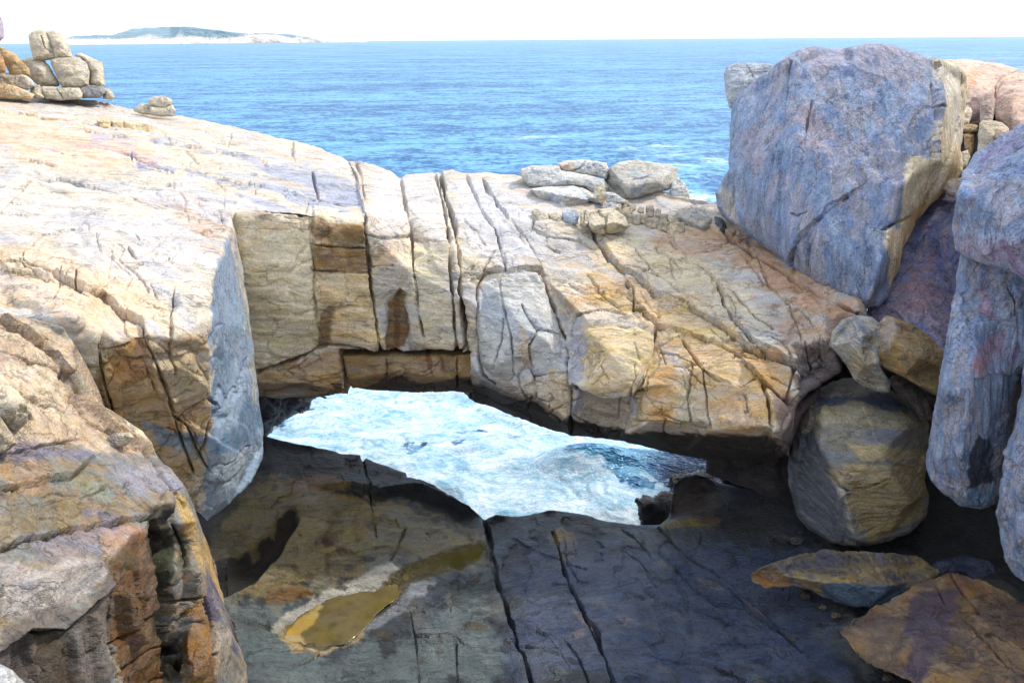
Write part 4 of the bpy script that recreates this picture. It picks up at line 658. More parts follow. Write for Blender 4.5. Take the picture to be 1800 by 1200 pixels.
# ------------------------------------------------------------------ boulders
PB = [(186, 174, 152), (202, 188, 162), (172, 166, 158)]
GB = [(178, 182, 184), (202, 198, 188), (168, 176, 186)]
def boulder(label, outline, front, T=None, name='boulder', cat='boulder', roll=.3, step=1.3, pal=PB, seed=0, amp=(.06, .03), group=None, tilt=(0., 0.), bl=2, mat='boulder_rock', matkw=None, **kw):
    if isinstance(front, (int, float)):        # one depth: a plane leaning back towards its top
        a = np.array(outline, float); c = a.mean(0); d = front; m = d / FOC
        front = [(x, y, d + m * (tilt[0] * (x - c[0]) - (tilt[1] + .35) * (y - c[1]))) for x, y in outline] + [(c[0], c[1], d - .12 * m * min(np.ptp(a[:, 0]), np.ptp(a[:, 1])))]
    a = np.array(outline, float); dm = np.mean([f[2] for f in front])
    wm = min(np.ptp(a[:, 0]), np.ptp(a[:, 1])) * dm / FOC
    if T is None: T = wm * .8
    if wm > .8: kw.setdefault('plates', [(wm * .45, wm * .018, 0, None)])
    kw.setdefault('jitter', 1.3); kw.setdefault('nsize', max(wm * .5, .4)); kw.setdefault('csize', max(.5, wm * .3))
    o = solid(name, outline, front, step=step, roll=min(roll, wm * .42), bl=bl, palette=pal, seed=seed, amp=amp, mat=mat, back=(T, max(wm * .5, .2), None), matkw=matkw or dict(bump=.6, contrast=.22, speck=.6, scale=1.3), **kw)
    return tag(o, label, cat, group)

# the great boulder
GR = basis((1, 0, .1), (0, .1, 1)); BG = (GR, (4.0, .8, .8))
SHADE_BLUE = [(116, 129, 156), (136, 149, 172), (150, 148, 158), (122, 136, 162), (148, 158, 176)]  # the blue of shaded rock put into the colour
boulder('giant boulder, shaded front coloured blue-grey and lit right flank coloured pale, leaning at the right end of the arch',
    [(1284, 186), (1300, 163), (1322, 147), (1345, 128), (1362, 112), (1385, 98), (1408, 86), (1432, 81), (1480, 83), (1500, 80), (1530, 76), (1565, 81), (1610, 92), (1650, 105), (1682, 113), (1700, 128), (1702, 160), (1695, 200), (1690, 262), (1693, 300), (1675, 325), (1640, 358), (1612, 385), (1592, 430), (1575, 480), (1560, 520), (1545, 541), (1520, 545), (1490, 532), (1440, 508), (1400, 480), (1370, 455), (1340, 432), (1310, 408), (1280, 386), (1262, 366), (1258, 340), (1268, 318), (1280, 300), (1283, 250)],
    [(1284, 186, 30.0), (1262, 350, 29.6), (1300, 300, 28.6), (1400, 120, 28.2), (1395, 250, 27.0), (1500, 110, 27.6), (1620, 110, 27.4), (1640, 190, 26.4), (1635, 280, 26.0), (1580, 330, 25.6), (1565, 420, 25.4), (1540, 500, 25.3), (1450, 420, 25.9), (1400, 430, 26.9), (1500, 300, 26.2), (1525, 545, 25.6), (1440, 505, 26.8), (1340, 430, 28.6), (1700, 150, 29.6), (1690, 290, 28.4), (1640, 355, 27.4), (1600, 400, 27.0), (1575, 480, 26.4), (1480, 85, 29.4), (1690, 200, 29.0)],
    edges=[(6, 7), (7, 8), (8, 9), (9, 10), (10, 11)], T=7.0, roll=.55, step=1.5, pal=SHADE_BLUE, seed=51, bl=2.5, amp=(.07, .05), nsize=2.5, stretch=BG, csize=1.3, jitter=3.0, jsize=40,
    cracks=[([(1390, 480), (1393, 445), (1412, 410), (1440, 385), (1462, 360), (1490, 345)], 3.6, .4), ([(1425, 490), (1420, 455), (1424, 430)], 2.4, .2), ([(1690, 130), (1688, 190), (1672, 260), (1640, 330), (1610, 390)], 2.6, .25), ([(1428, 180), (1420, 220), (1414, 255)], 2.4, .12), ([(1590, 270), (1602, 280), (1622, 276)], 3, .25), ([(1636, 150), (1640, 188), (1650, 190)], 3.2, .25), ([(1550, 403), (1580, 392), (1600, 380)], 2.6, .2), ([(1388, 110), (1382, 170), (1376, 240)], 3, .14), ([(1390, 375), (1405, 380), (1420, 372)], 2.2, .1)],
    ledges=[([(1390, 480), (1393, 445), (1440, 385), (1490, 345)], -.16, 20), ([(1388, 110), (1378, 240), (1370, 400)], .12, 20), ([(1640, 120), (1642, 200), (1636, 280), (1590, 272)], -.25, 18)],
    plates=[(2.6, .03, 0, BG)],
    patches=[([(1640, 105), (1650, 190), (1636, 280), (1592, 275), (1584, 330), (1582, 400), (1555, 402), (1568, 470), (1560, 540), (1600, 540), (1760, 300), (1760, 90)], (220, 202, 170), .92, 6, 5), ([(1640, 110), (1690, 115), (1690, 250), (1660, 230), (1650, 150)], (196, 192, 186), .6, 8), ([(1590, 400), (1640, 330), (1692, 260), (1695, 320), (1600, 420), (1575, 540), (1556, 540)], (166, 130, 84), .7, 10),  # first patch paints the sunlit right flank pale against the shaded front
             ([(1400, 180), (1440, 190), (1470, 240), (1440, 260), (1400, 240)], (170, 138, 128), .4, 16), ([(1270, 300), (1300, 190), (1330, 190), (1320, 280), (1300, 390), (1260, 370)], (130, 148, 172), .5, 16), ([(1420, 90), (1620, 95), (1640, 130), (1500, 120), (1430, 120)], (150, 144, 156), .5, 14), ([(1300, 240), (1330, 210), (1345, 290), (1320, 320)], (142, 132, 142), .5, 8), ([(1270, 330), (1290, 340), (1290, 390), (1268, 372)], (176, 170, 160), .8, 6)],
    rough=.85, mat='tinted_granite', matkw=dict(bump=.5, contrast=.24, speck=.75, foli=(0, 0, .2), stretch=(1.6, 1.6, .3)))
boulder('small pale rounded knob on the seaward left shoulder of the giant boulder', [(1272, 130), (1277, 118), (1290, 112), (1315, 110), (1342, 111), (1358, 113), (1352, 135), (1330, 165), (1305, 190), (1282, 190), (1276, 165)], 30.6, pal=[(150, 160, 174), (176, 178, 178)], seed=52, T=2.4, cracks=[([(1312, 112), (1320, 125), (1325, 135)], 2, .12)])
boulder('low blue-grey boulder tucked against the lower left foot of the giant boulder', [(1260, 345), (1266, 334), (1280, 335), (1296, 350), (1300, 372), (1298, 390), (1284, 392), (1266, 376)], 30.2, pal=[(160, 160, 160), (120, 134, 158)], seed=53)

# boulders and blocks on the crown of the arch
Gp = 'stones heaped on the crown of the arch'
boulder('broad pale slab boulder, largest and uppermost of the left heap on the arch crown', [(912, 306), (916, 297), (935, 291), (982, 291), (986, 300), (1005, 303), (1040, 309), (1062, 317), (1070, 330), (1062, 345), (1056, 352), (1030, 330), (1010, 327), (960, 330), (930, 328)], 33.6, pal=GB, seed=61, T=3, step=1.1)
boulder('thin capping stone with an orange edge on top of the left heap', [(980, 287), (995, 281), (1030, 280), (1066, 286), (1070, 298), (1066, 316), (1040, 310), (1005, 303), (984, 298)], 34.0, pal=GB, seed=62, T=2.4, step=1.1, patches=[([(980, 286), (1010, 281), (1005, 303), (985, 300)], (206, 170, 134), .6, 4, 2)], cracks=[([(1030, 282), (1018, 296), (1002, 303)], 1.8, .2)])
boulder('wedge-shaped pale boulder with a pointed underside beneath the left heap', [(932, 332), (955, 329), (1008, 327), (1025, 331), (1050, 347), (1053, 360), (1036, 353), (1028, 368), (1015, 369), (990, 371), (975, 362), (945, 347)], [(932, 332, 32.6), (1008, 327, 33.2), (1053, 355, 32.4), (990, 371, 32.0), (1000, 345, 31.4), (1036, 350, 32)], pal=GB, seed=63, T=2.4, roll=.25, step=1.1, bl=1)
boulder('cream rounded end stone between the left heap and the right boulder', [(1046, 330), (1062, 322), (1066, 345), (1060, 362), (1050, 355), (1042, 346)], 32.4, pal=PB, seed=64, step=1.)
boulder('large grey boulder with a dark hollow underneath, right of the heap on the arch crown', [(1063, 302), (1072, 294), (1088, 285), (1120, 280), (1150, 287), (1180, 291), (1191, 294), (1192, 312), (1190, 322), (1175, 335), (1150, 340), (1130, 346), (1110, 354), (1098, 352), (1084, 340), (1062, 330)], [(1063, 315, 34.5), (1120, 281, 35), (1191, 294, 35), (1175, 335, 33.4), (1105, 352, 33.0), (1100, 325, 32.8), (1150, 318, 33.2), (1085, 310, 33.4)], pal=[(160, 164, 168), (184, 178, 166), (168, 166, 160)], seed=65, T=3.5, roll=.6, step=1.1, bl=2, cracks=[([(1112, 318), (1128, 316), (1140, 312)], 2, .2)])
boulder('grey boulder leaning on the right side of the large grey boulder', [(1180, 322), (1192, 312), (1204, 322), (1212, 340), (1212, 354), (1198, 358), (1180, 355), (1176, 338)], 33.6, pal=GB, seed=66, step=1.1)
boulder('smooth elongated grey boulder lying on the arch crown nearest the giant boulder', [(1178, 362), (1190, 358), (1212, 357), (1236, 364), (1256, 378), (1262, 396), (1256, 412), (1244, 418), (1226, 416), (1208, 404), (1192, 386), (1180, 374)], [(1178, 362, 33), (1212, 357, 33.2), (1256, 380, 32.2), (1244, 418, 30.8), (1210, 385, 31.2), (1235, 398, 30.6)], pal=[(160, 160, 156), (184, 170, 144)], seed=67, T=2, roll=.5, step=1.1)
boulder('dark triangular wedge of rock between the elongated boulder and the giant boulder', [(1256, 380), (1270, 384), (1282, 404), (1280, 412), (1262, 412), (1258, 398)], 31.2, pal=[(96, 98, 104), (130, 132, 136)], seed=68, step=1.)
boulder('pale blue-grey cube-like stone in front of the wedge boulder', [(988, 372), (1000, 367), (1012, 369), (1018, 380), (1016, 394), (1004, 397), (990, 392), (987, 382)], 30.2, pal=[(176, 184, 192), (158, 170, 182)], seed=69, step=.9, roll=.2, amp=(.03, .01))
boulder('cream two-humped block at the left end of the small stones', [(934, 372), (946, 367), (956, 372), (966, 382), (972, 398), (965, 406), (950, 404), (938, 398)], 30.0, pal=PB, seed=70, step=.9, roll=.3)
boulder('knobbly cream stone left of the blue-grey cube stone', [(962, 375), (976, 372), (986, 378), (987, 392), (976, 400), (968, 394)], 30.1, pal=PB, seed=71, step=.9, roll=.25)
boulder('narrow upright cream stone right of the blue-grey cube stone', [(1020, 372), (1030, 367), (1036, 376), (1036, 394), (1030, 400), (1020, 394)], 30.0, pal=PB, seed=72, step=.9, roll=.2, cracks=[([(1027, 370), (1026, 395)], 1.6, .1)])
boulder('cream block split down the middle, largest of the small stones', [(1034, 374), (1050, 366), (1078, 366), (1100, 382), (1108, 398), (1098, 406), (1075, 410), (1060, 412), (1042, 408), (1036, 396)], [(1036, 380, 30.3), (1070, 366, 30.8), (1105, 398, 30.0), (1060, 412, 29.6), (1045, 395, 29.3), (1080, 390, 29.4)], pal=PB, seed=73, step=.9, roll=.3, bl=1, cracks=[([(1052, 370), (1066, 382), (1066, 410)], 2.2, .3)])
boulder('flat grey stone lying behind the split cream block', [(1062, 338), (1080, 340), (1100, 352), (1096, 358), (1080, 360), (1066, 356)], 32.0, pal=GB, seed=74, step=.9, roll=.2)
boulder('rounded grey stone above the split cream block', [(1064, 362), (1072, 354), (1082, 358), (1090, 364), (1082, 372), (1066, 372)], 31.0, pal=GB, seed=75, step=.9)
rr = random.Random(5)
def pt(x, y, r, k=9, sq=1.): return [(x + r * (1 + rr.uniform(-.16, .16)) * math.cos(a), y + sq * r * (1 + rr.uniform(-.16, .16)) * math.sin(a)) for a in [i * 2 * math.pi / k + rr.uniform(-.15, .15) for i in range(k)]]
row = [(1084, 368, 8, 'back'), (1097, 362, 7, 'back'), (1112, 364, 9, 'back'), (1127, 366, 8, 'back'), (1142, 372, 8, 'back'), (1156, 376, 8, 'back'), (1169, 382, 8, 'back'), (1184, 388, 8, 'back'),
       (1101, 378, 8, 'front'), (1110, 383, 7, 'front'), (1120, 386, 8, 'front'), (1131, 388, 8, 'front'), (1141, 392, 8, 'front'), (1151, 393, 7, 'front'), (1161, 398, 8, 'front'), (1170, 400, 8, 'front'), (1180, 402, 7, 'front'), (1192, 404, 12, 'front')]
ordn = ['first', 'second', 'third', 'fourth', 'fifth', 'sixth', 'seventh', 'eighth', 'ninth', 'tenth']
cnt = {'back': 0, 'front': 0}
for i, (x, y, r, rw) in enumerate(row):
    k = cnt[rw]; cnt[rw] += 1; r *= rr.uniform(.75, 1.35); h = r * rr.uniform(.9, 1.45); x += rr.uniform(-2, 2); y += rr.uniform(-2.5, 2.5)
    q = [(x - r * .75, y - h * .7), (x - r * .2, y - h * rr.uniform(.85, 1.05)), (x + r * .7, y - h * rr.uniform(.6, .9)), (x + r * .85, y), (x + r * .7, y + h * .8), (x, y + h), (x - r * .8, y + h * .7), (x - r * .9, y - h * .1)]
    q = [(a + rr.uniform(-1, 1), b + rr.uniform(-1, 1)) for a, b in q]
    boulder(('last and largest, round cream stone closing the %s row of the stone chain' % rw) if rw == 'front' and k == 9 else 'upright cream stone, %s from the left in the %s row of the stone chain' % (ordn[k], rw), q, 31.12 - (y - 390) * .035, pal=[(214, 188, 156), (188, 172, 142), (196, 186, 168)], seed=80 + i, step=.8, grow=.8, roll=.12, bl=.8, amp=(.03, .015), group=Gp, name='stone', cat='stone')
bpy.context.view_layer.update()

# balanced boulders at the far left
boulder('tall cream boulder, left half of the split pair crowning the balanced stack', [(52, 64), (58, 57), (72, 54), (80, 58), (88, 74), (94, 90), (96, 103), (80, 105), (60, 104), (54, 88)], 45.0, pal=PB, seed=101, grow=1.6, step=1.0, T=3, roll=.8, cracks=[([(72, 62), (78, 82), (92, 92)], 1.6, .2)])
boulder('tall cream boulder, right half of the split pair crowning the balanced stack', [(79, 56), (92, 54), (104, 58), (112, 68), (122, 84), (127, 100), (120, 103), (98, 103), (93, 90), (86, 74)], 45.0, pal=PB, seed=102, grow=1.6, step=1.0, T=3, roll=.8)
boulder('leaning cream boulder under the left half of the split pair', [(38, 106), (50, 103), (74, 105), (86, 118), (100, 142), (104, 150), (88, 153), (70, 150), (52, 136), (48, 118)], 44.6, pal=PB, seed=103, grow=1.6, step=1.0, T=3, roll=.8)
boulder('squarish pale boulder in the middle of the balanced stack', [(90, 106), (104, 102), (138, 102), (150, 112), (156, 128), (155, 148), (140, 154), (112, 154), (104, 144), (97, 124)], 44.2, pal=PB, seed=104, grow=1.6, step=1.0, T=3, roll=.8)
boulder('upright cream boulder at the seaward right end of the balanced stack', [(133, 96), (142, 94), (160, 102), (178, 110), (181, 122), (184, 150), (178, 155), (158, 150), (157, 128), (148, 108)], 44.9, pal=PB, seed=105, grow=1.6, step=1.0, T=3, roll=.7)
boulder('slanted angular block left of the balanced stack', [(0, 83), (10, 88), (28, 98), (50, 122), (51, 132), (36, 133), (20, 132), (12, 116), (0, 100)], 43.4, pal=[(190, 162, 120), (168, 142, 106)], seed=106, grow=1.6, step=1.0, T=2, roll=.3, bl=1)
boulder('mauve shaded boulder cut by the left edge of the picture', [(-60, 20), (-20, 22), (0, 30), (6, 44), (7, 66), (1, 72), (-10, 90), (-60, 95)], 40.5, pal=[(142, 134, 156), (166, 152, 158)], seed=107, step=1.0, T=3, mat='tinted_granite', matkw=dict(bump=.5, contrast=.24, speck=.75, foli=(0, 0, .2), stretch=(1.6, 1.6, .3)))
boulder('brown upright rock under the mauve boulder at the left edge', [(-70, 70), (-10, 72), (2, 98), (8, 118), (8, 126), (-70, 150)], 41.2, pal=[(168, 132, 92), (190, 158, 118)], seed=108, grow=1.6, step=1.0, T=3)
boulder('low loaf-shaped cream boulder below the slanted block', [(-40, 135), (0, 128), (20, 132), (44, 133), (56, 142), (60, 152), (48, 156), (20, 152), (-40, 160)], 43.0, pal=PB, seed=109, grow=1.6, step=1.0, T=2)
boulder('flat cream stone bearing the middle of the balanced stack', [(68, 160), (76, 153), (100, 155), (138, 155), (144, 165), (142, 173), (110, 175), (80, 173)], 43.6, pal=PB, seed=110, grow=1.6, step=1.0, T=3, roll=.4, cracks=[([(100, 156), (112, 173)], 1.6, .2)])
boulder('grey flattened stone below the upright seaward boulder', [(140, 156), (158, 151), (182, 154), (184, 164), (176, 171), (146, 172)], 44.0, pal=[(136, 134, 134), (150, 144, 138)], seed=111, grow=1.6, step=1.0, T=3, roll=.4)
boulder('small brown-grey stone at the seaward foot of the balanced stack', [(183, 156), (192, 156), (200, 170), (196, 174), (182, 172)], 44.6, pal=PB, seed=112, grow=1.6, step=.9)
boulder('chunky cream stone at the landward foot of the balanced stack', [(56, 150), (70, 152), (72, 166), (76, 172), (62, 173), (54, 162)], 43.2, pal=PB, seed=113, grow=1.6, step=1.)
boulder('low cream ledge stone at the left edge beneath the loaf-shaped boulder', [(-40, 148), (10, 148), (40, 158), (60, 168), (56, 174), (-40, 172)], 42.6, pal=[(214, 186, 150), (196, 172, 140)], seed=114, grow=1.6, step=1., T=2)
boulder('upper disc of two cream stones stacked on the seaward crest', [(263, 176), (272, 170), (288, 170), (302, 176), (301, 184), (290, 190), (264, 186)], 42.6, pal=PB, seed=115, grow=1.6, step=.9)
boulder('lower disc of two cream stones stacked on the seaward crest', [(264, 188), (290, 190), (302, 185), (308, 194), (305, 204), (284, 204), (264, 200)], 42.4, pal=PB, seed=116, grow=1.6, step=.9)
boulder('low cream hump beside the two stacked discs on the crest', [(236, 194), (248, 184), (262, 183), (266, 200), (250, 200)], 42.8, pal=PB, seed=117, grow=1.6, step=.9)
for i, (ol, lb) in enumerate([
    ([(45, 198), (65, 200), (72, 212), (62, 214), (48, 207)], 'small cream block in the foliation step left of the ledge blocks'),
    ([(74, 206), (110, 210), (116, 220), (104, 222), (78, 218)], 'cream block between the small block and the row of three joined blocks'),
    ([(168, 212), (180, 206), (196, 212), (194, 229), (178, 228)], 'left block of the three joined cream blocks on the slab ledge'),
    ([(195, 212), (218, 213), (218, 230), (196, 230)], 'middle block of the three joined cream blocks on the slab ledge'),
    ([(219, 213), (250, 216), (267, 220), (266, 233), (250, 235), (218, 230)], 'right block of the three joined cream blocks on the slab ledge')]):
    q = np.array(ol, float); bx_, by_ = q[:, 0].mean(), q[:, 1].max() + 2; r_ = raydir(bx_, by_); dd = 6.0 / (-float(r_[2]) - .105 * float(r_[0]))
    boulder(lb, ol, [(x, y, dd + .05 + (by_ - y) * .022) for x, y in ol], T=1.2, name='rock_block', cat='rock block', pal=[(204, 184, 150), (212, 186, 140)], seed=120 + i, step=.9, roll=.25, bl=1)

# rocks behind the giant boulder, far right
PK = [(196, 158, 138), (206, 178, 158), (176, 150, 140)]
boulder('broad pink dome of rock behind the giant boulder, left of the deep crack', [(1640, 120), (1660, 106), (1700, 104), (1760, 112), (1790, 122), (1768, 136), (1750, 150), (1748, 180), (1740, 216), (1690, 222), (1650, 220)], [(1640, 120, 43), (1700, 104, 46), (1790, 122, 46), (1700, 150, 41), (1745, 160, 41), (1740, 216, 40), (1650, 220, 40)], T=6, pal=PK, seed=131, roll=.8, patches=[([(1700, 130), (1722, 128), (1720, 145), (1700, 150)], (206, 138, 100), .7, 6), ([(1700, 160), (1722, 180), (1724, 215), (1700, 215)], (116, 92, 96), .7, 6)])
boulder('broad pink-grey dome of rock right of the deep crack at the right edge', [(1750, 152), (1762, 138), (1785, 126), (1810, 122), (1960, 130), (1960, 260), (1800, 262), (1770, 225), (1750, 210), (1748, 180)], [(1750, 170, 41), (1790, 124, 44), (1960, 130, 43), (1780, 170, 40), (1780, 230, 39), (1960, 260, 38)], T=6, pal=PK, seed=132, roll=.8, cracks=[([(1752, 160), (1765, 145), (1790, 136)], 2.2, .2)])
boulder('round-topped grey-brown pillar in front of the pink dome', [(1722, 172), (1732, 163), (1744, 162), (1750, 175), (1748, 205), (1744, 222), (1722, 222)], 38.6, pal=[(166, 142, 126), (184, 170, 160)], seed=133, T=2)
boulder('flat-topped cream pillar standing right of the dark slot', [(1720, 218), (1726, 212), (1750, 212), (1762, 216), (1774, 224), (1774, 240), (1758, 270), (1738, 276), (1720, 280), (1718, 240)], 36, pal=PB, seed=134, T=2, roll=.3)
boulder('cream block wedged between the flat-topped pillar and the blue tower', [(1748, 226), (1760, 222), (1774, 226), (1776, 240), (1762, 252), (1750, 242)], 35.4, pal=[(204, 180, 156), (216, 196, 176)], seed=135, roll=.25)
boulder('white square stone highest of the small stones beside the pale flank', [(1686, 190), (1706, 188), (1710, 196), (1704, 218), (1688, 222)], 37, pal=[(216, 200, 180), (204, 186, 160)], seed=136, roll=.25, step=1.)
boulder('tan stone resting on the tapered upright stone beside the pale flank', [(1690, 222), (1706, 217), (1718, 220), (1717, 230), (1700, 234), (1690, 230)], 36.6, pal=[(176, 146, 106), (196, 170, 132)], seed=137, roll=.25, step=1.)
boulder('tapered upright tan stone beside the pale flank', [(1693, 236), (1702, 233), (1712, 236), (1712, 262), (1708, 274), (1696, 262)], 36.4, pal=[(176, 146, 106), (166, 134, 96)], seed=138, roll=.25, step=1.)
boulder('little cream stone at the foot of the tapered upright stone', [(1690, 268), (1702, 264), (1706, 276), (1700, 292), (1692, 296), (1688, 282)], 35.5, pal=PB, seed=139, roll=.25, step=1.)
boulder('grey-brown bank of rock closing the slot behind the small stones', [(1650, 190), (1690, 160), (1745, 150), (1800, 160), (1960, 200), (1960, 420), (1660, 420), (1560, 400), (1620, 300)], 41.5, pal=[(60, 52, 52), (84, 72, 66)], seed=140, T=5)
boulder('pale boulder jammed low between the giant boulder and the blue tower', [(1652, 330), (1664, 316), (1690, 312), (1696, 330), (1688, 350), (1668, 346)], 27.6, pal=[(196, 178, 160), (176, 164, 156)], seed=141, roll=.3, step=1.)
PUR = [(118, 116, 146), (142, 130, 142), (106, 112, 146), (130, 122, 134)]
boulder('mauve shaded rock wall between the giant boulder and the blue tower', [(1520, 570), (1530, 520), (1545, 470), (1560, 420), (1600, 370), (1640, 336), (1668, 336), (1690, 350), (1720, 360), (1720, 640), (1680, 680), (1640, 640), (1600, 590), (1560, 590)], [(1540, 560, 26.6), (1590, 430, 28.2), (1640, 342, 29.4), (1720, 400, 26.5), (1720, 640, 24), (1600, 600, 25.2)], T=3, pal=PUR, seed=142, roll=.4, stretch=BG, rough=.85, mat='tinted_granite', patches=[([(1600, 480), (1640, 460), (1640, 530), (1590, 560)], (150, 110, 96), .5, 18), ([(1650, 480), (1690, 460), (1690, 620), (1640, 580)], (72, 66, 84), .6, 16)])

# tower of rock at the right edge, its blue shade put into the palette
boulder('overhanging shade-tinted blue-violet rock head at the right edge above the shaded pillar', [(1676, 380), (1680, 345), (1688, 310), (1702, 286), (1725, 262), (1760, 236), (1800, 214), (1900, 150), (2100, 100), (2100, 560), (1900, 520), (1800, 490), (1762, 474), (1735, 466), (1700, 455), (1680, 440), (1674, 415)],
    [(1676, 400, 20.6), (1702, 286, 20.4), (1800, 214, 20.2), (2100, 100, 19), (2100, 560, 15), (1800, 490, 18.4), (1700, 455, 20), (1720, 350, 19.2), (1790, 330, 18.4), (1780, 430, 17.9), (1900, 350, 16.5)], T=5, pal=SHADE_BLUE + [(120, 110, 150)], seed=151, roll=.35, bl=2, amp=(.08, .05), nsize=1.6, jitter=3, rough=.85, mat='tinted_granite', plates=[(1.5, .06, 0, BG)], patches=[([(1700, 290), (1800, 214), (1800, 250), (1740, 300)], (130, 124, 150), .5, 16), ([(1690, 400), (1800, 440), (1800, 490), (1690, 450)], (146, 124, 136), .5, 14)])
boulder('tall shade-tinted blue-violet rock pillar standing under the overhanging head', [(1692, 430), (1760, 440), (1830, 470), (1850, 600), (1820, 640), (1790, 660), (1780, 720), (1772, 800), (1762, 860), (1750, 886), (1725, 896), (1690, 888), (1660, 870), (1636, 845), (1626, 812), (1634, 760), (1645, 700), (1654, 650), (1662, 600), (1672, 540), (1682, 480)],
    [(1692, 430, 20.9), (1682, 520, 20.8), (1636, 760, 21.4), (1626, 812, 21.8), (1690, 888, 21.5), (1725, 896, 21.4), (1772, 800, 20.8), (1790, 660, 20.4), (1830, 470, 20.0), (1720, 560, 19.9), (1700, 700, 19.9), (1690, 800, 20.3), (1770, 560, 19.8)], T=4, pal=SHADE_BLUE + [(120, 104, 136)], seed=152, roll=.35, bl=2, amp=(.07, .05), nsize=1.6, jitter=3, stretch=BG, rough=.8, mat='tinted_granite',
    patches=[([(1715, 760), (1730, 770), (1745, 765), (1750, 800), (1740, 850), (1700, 860), (1708, 820), (1706, 790)], (20, 26, 44), .85, 4, 8), ([(1700, 860), (1740, 856), (1745, 880), (1710, 885)], (110, 140, 170), .7, 5, 5), ([(1730, 590), (1760, 580), (1740, 640), (1710, 640)], (160, 110, 124), .5, 10), ([(1700, 620), (1735, 640), (1720, 660), (1700, 650)], (166, 116, 110), .5, 8), ([(1720, 500), (1740, 500), (1745, 560), (1730, 560)], (150, 106, 120), .5, 8)],
    cracks=[([(1770, 500), (1790, 540), (1792, 620)], 2.4, .12)])
boulder('nearest shade-tinted blue-violet rock buttress running off the right edge', [(1800, 640), (1790, 700), (1778, 760), (1766, 810), (1756, 860), (1752, 900), (1758, 950), (1768, 985), (1785, 1012), (1830, 1040), (2100, 1060), (2100, 560), (1900, 560), (1830, 600)],
    [(1800, 640, 19.4), (1766, 810, 19.4), (1752, 900, 19.6), (1785, 1012, 19.2), (2100, 1060, 15), (2100, 560, 15), (1830, 600, 19), (1800, 850, 18.2), (1850, 800, 17.4)], T=4, pal=SHADE_BLUE + [(124, 112, 150)], seed=153, roll=.35, bl=2, amp=(.07, .05), nsize=1.6, jitter=3, rough=.8, mat='tinted_granite', cracks=[([(1800, 690), (1788, 760), (1776, 840), (1768, 900)], 3, .15)])

# boulders jammed at the right foot of the arch
STR = basis((.05, -.15, 1), (1, .2, .05))
KH = [(104, 96, 78), (132, 122, 96), (112, 108, 108)]
boulder('large striped boulder with olive and blue-grey bands standing on the gully floor', [(1386, 800), (1390, 760), (1400, 735), (1418, 706), (1445, 680), (1480, 664), (1515, 664), (1560, 680), (1600, 706), (1622, 722), (1632, 745), (1632, 800), (1624, 845), (1632, 870), (1628, 905), (1600, 935), (1560, 952), (1510, 962), (1470, 955), (1430, 935), (1400, 905), (1388, 860)],
    [(1386, 800, 26.4), (1418, 706, 26.2), (1480, 664, 26.6), (1560, 680, 26.2), (1632, 745, 25.4), (1632, 870, 24.8), (1560, 952, 24.2), (1510, 962, 24.0), (1400, 905, 25.8), (1445, 720, 24.9), (1480, 850, 23.6), (1440, 780, 24.2), (1505, 955, 23.6), (1600, 740, 24.6), (1600, 880, 23.8), (1550, 800, 23.6), (1490, 730, 24.4)], T=4, edges=[(9, 11), (11, 10), (10, 12)], pal=[(112, 120, 130), (132, 126, 112), (118, 122, 132)], seed=161, roll=.35, bl=2, amp=(.05, .03), nsize=1.5, csize=.9, stretch=(STR, (4, 4, .5)), jitter=2.2, rough=.6,
    patches=[([(1440, 712), (1500, 708), (1620, 728), (1632, 750), (1540, 748), (1440, 742)], (168, 156, 124), .8, 5), ([(1420, 690), (1480, 668), (1560, 684), (1520, 694), (1450, 700)], (150, 146, 140), .6, 6), ([(1440, 694), (1560, 694), (1600, 712), (1500, 706), (1436, 712)], (70, 84, 108), .85, 4), ([(1486, 786), (1560, 784), (1632, 792), (1628, 806), (1560, 806), (1510, 812)], (172, 154, 116), .85, 3), ([(1452, 832), (1520, 818), (1632, 812), (1630, 850), (1500, 860), (1462, 850)], (172, 154, 116), .8, 4), ([(1500, 850), (1632, 840), (1624, 900), (1530, 955), (1500, 900)], (158, 140, 100), .8, 6), ([(1388, 780), (1430, 750), (1470, 860), (1510, 955), (1440, 940), (1392, 880)], (86, 88, 96), .9, 5), ([(1436, 800), (1446, 820), (1484, 862), (1490, 870), (1476, 866)], (170, 156, 140), .7, 3, 2)],
    cracks=[([(1434, 800), (1450, 828), (1472, 852), (1490, 863), (1520, 858), (1560, 842)], 2.4, .16)], mat='striped_rock', matkw=dict(bump=.55, contrast=.28, speck=.6, scale=1.3, foli=(0, 0, .2), stretch=(.5, .5, 1.8)))
boulder('banded grey boulder, left of the pair perched on the striped boulder', [(1462, 606), (1466, 584), (1482, 566), (1505, 559), (1530, 561), (1545, 572), (1546, 585), (1540, 620), (1545, 650), (1562, 672), (1560, 686), (1540, 684), (1520, 676), (1505, 664), (1492, 640), (1480, 626)],
    [(1462, 606, 24.5), (1505, 559, 24.9), (1546, 575, 24.5), (1562, 680, 23.9), (1505, 664, 24.0), (1515, 590, 23.4), (1520, 640, 23.2), (1490, 600, 23.7)], T=1.6, edges=[], pal=[(132, 138, 146), (164, 156, 140), (116, 124, 140)], seed=162, grow=4, roll=.2, bl=1.5, stretch=(basis((.6, -.1, 1), (1, .2, -.5)), (4, 4, .5)), csize=.5, rough=.65, mat='striped_rock', patches=[([(1505, 600), (1540, 590), (1536, 640), (1520, 676), (1496, 640)], (148, 128, 92), .6, 6)])
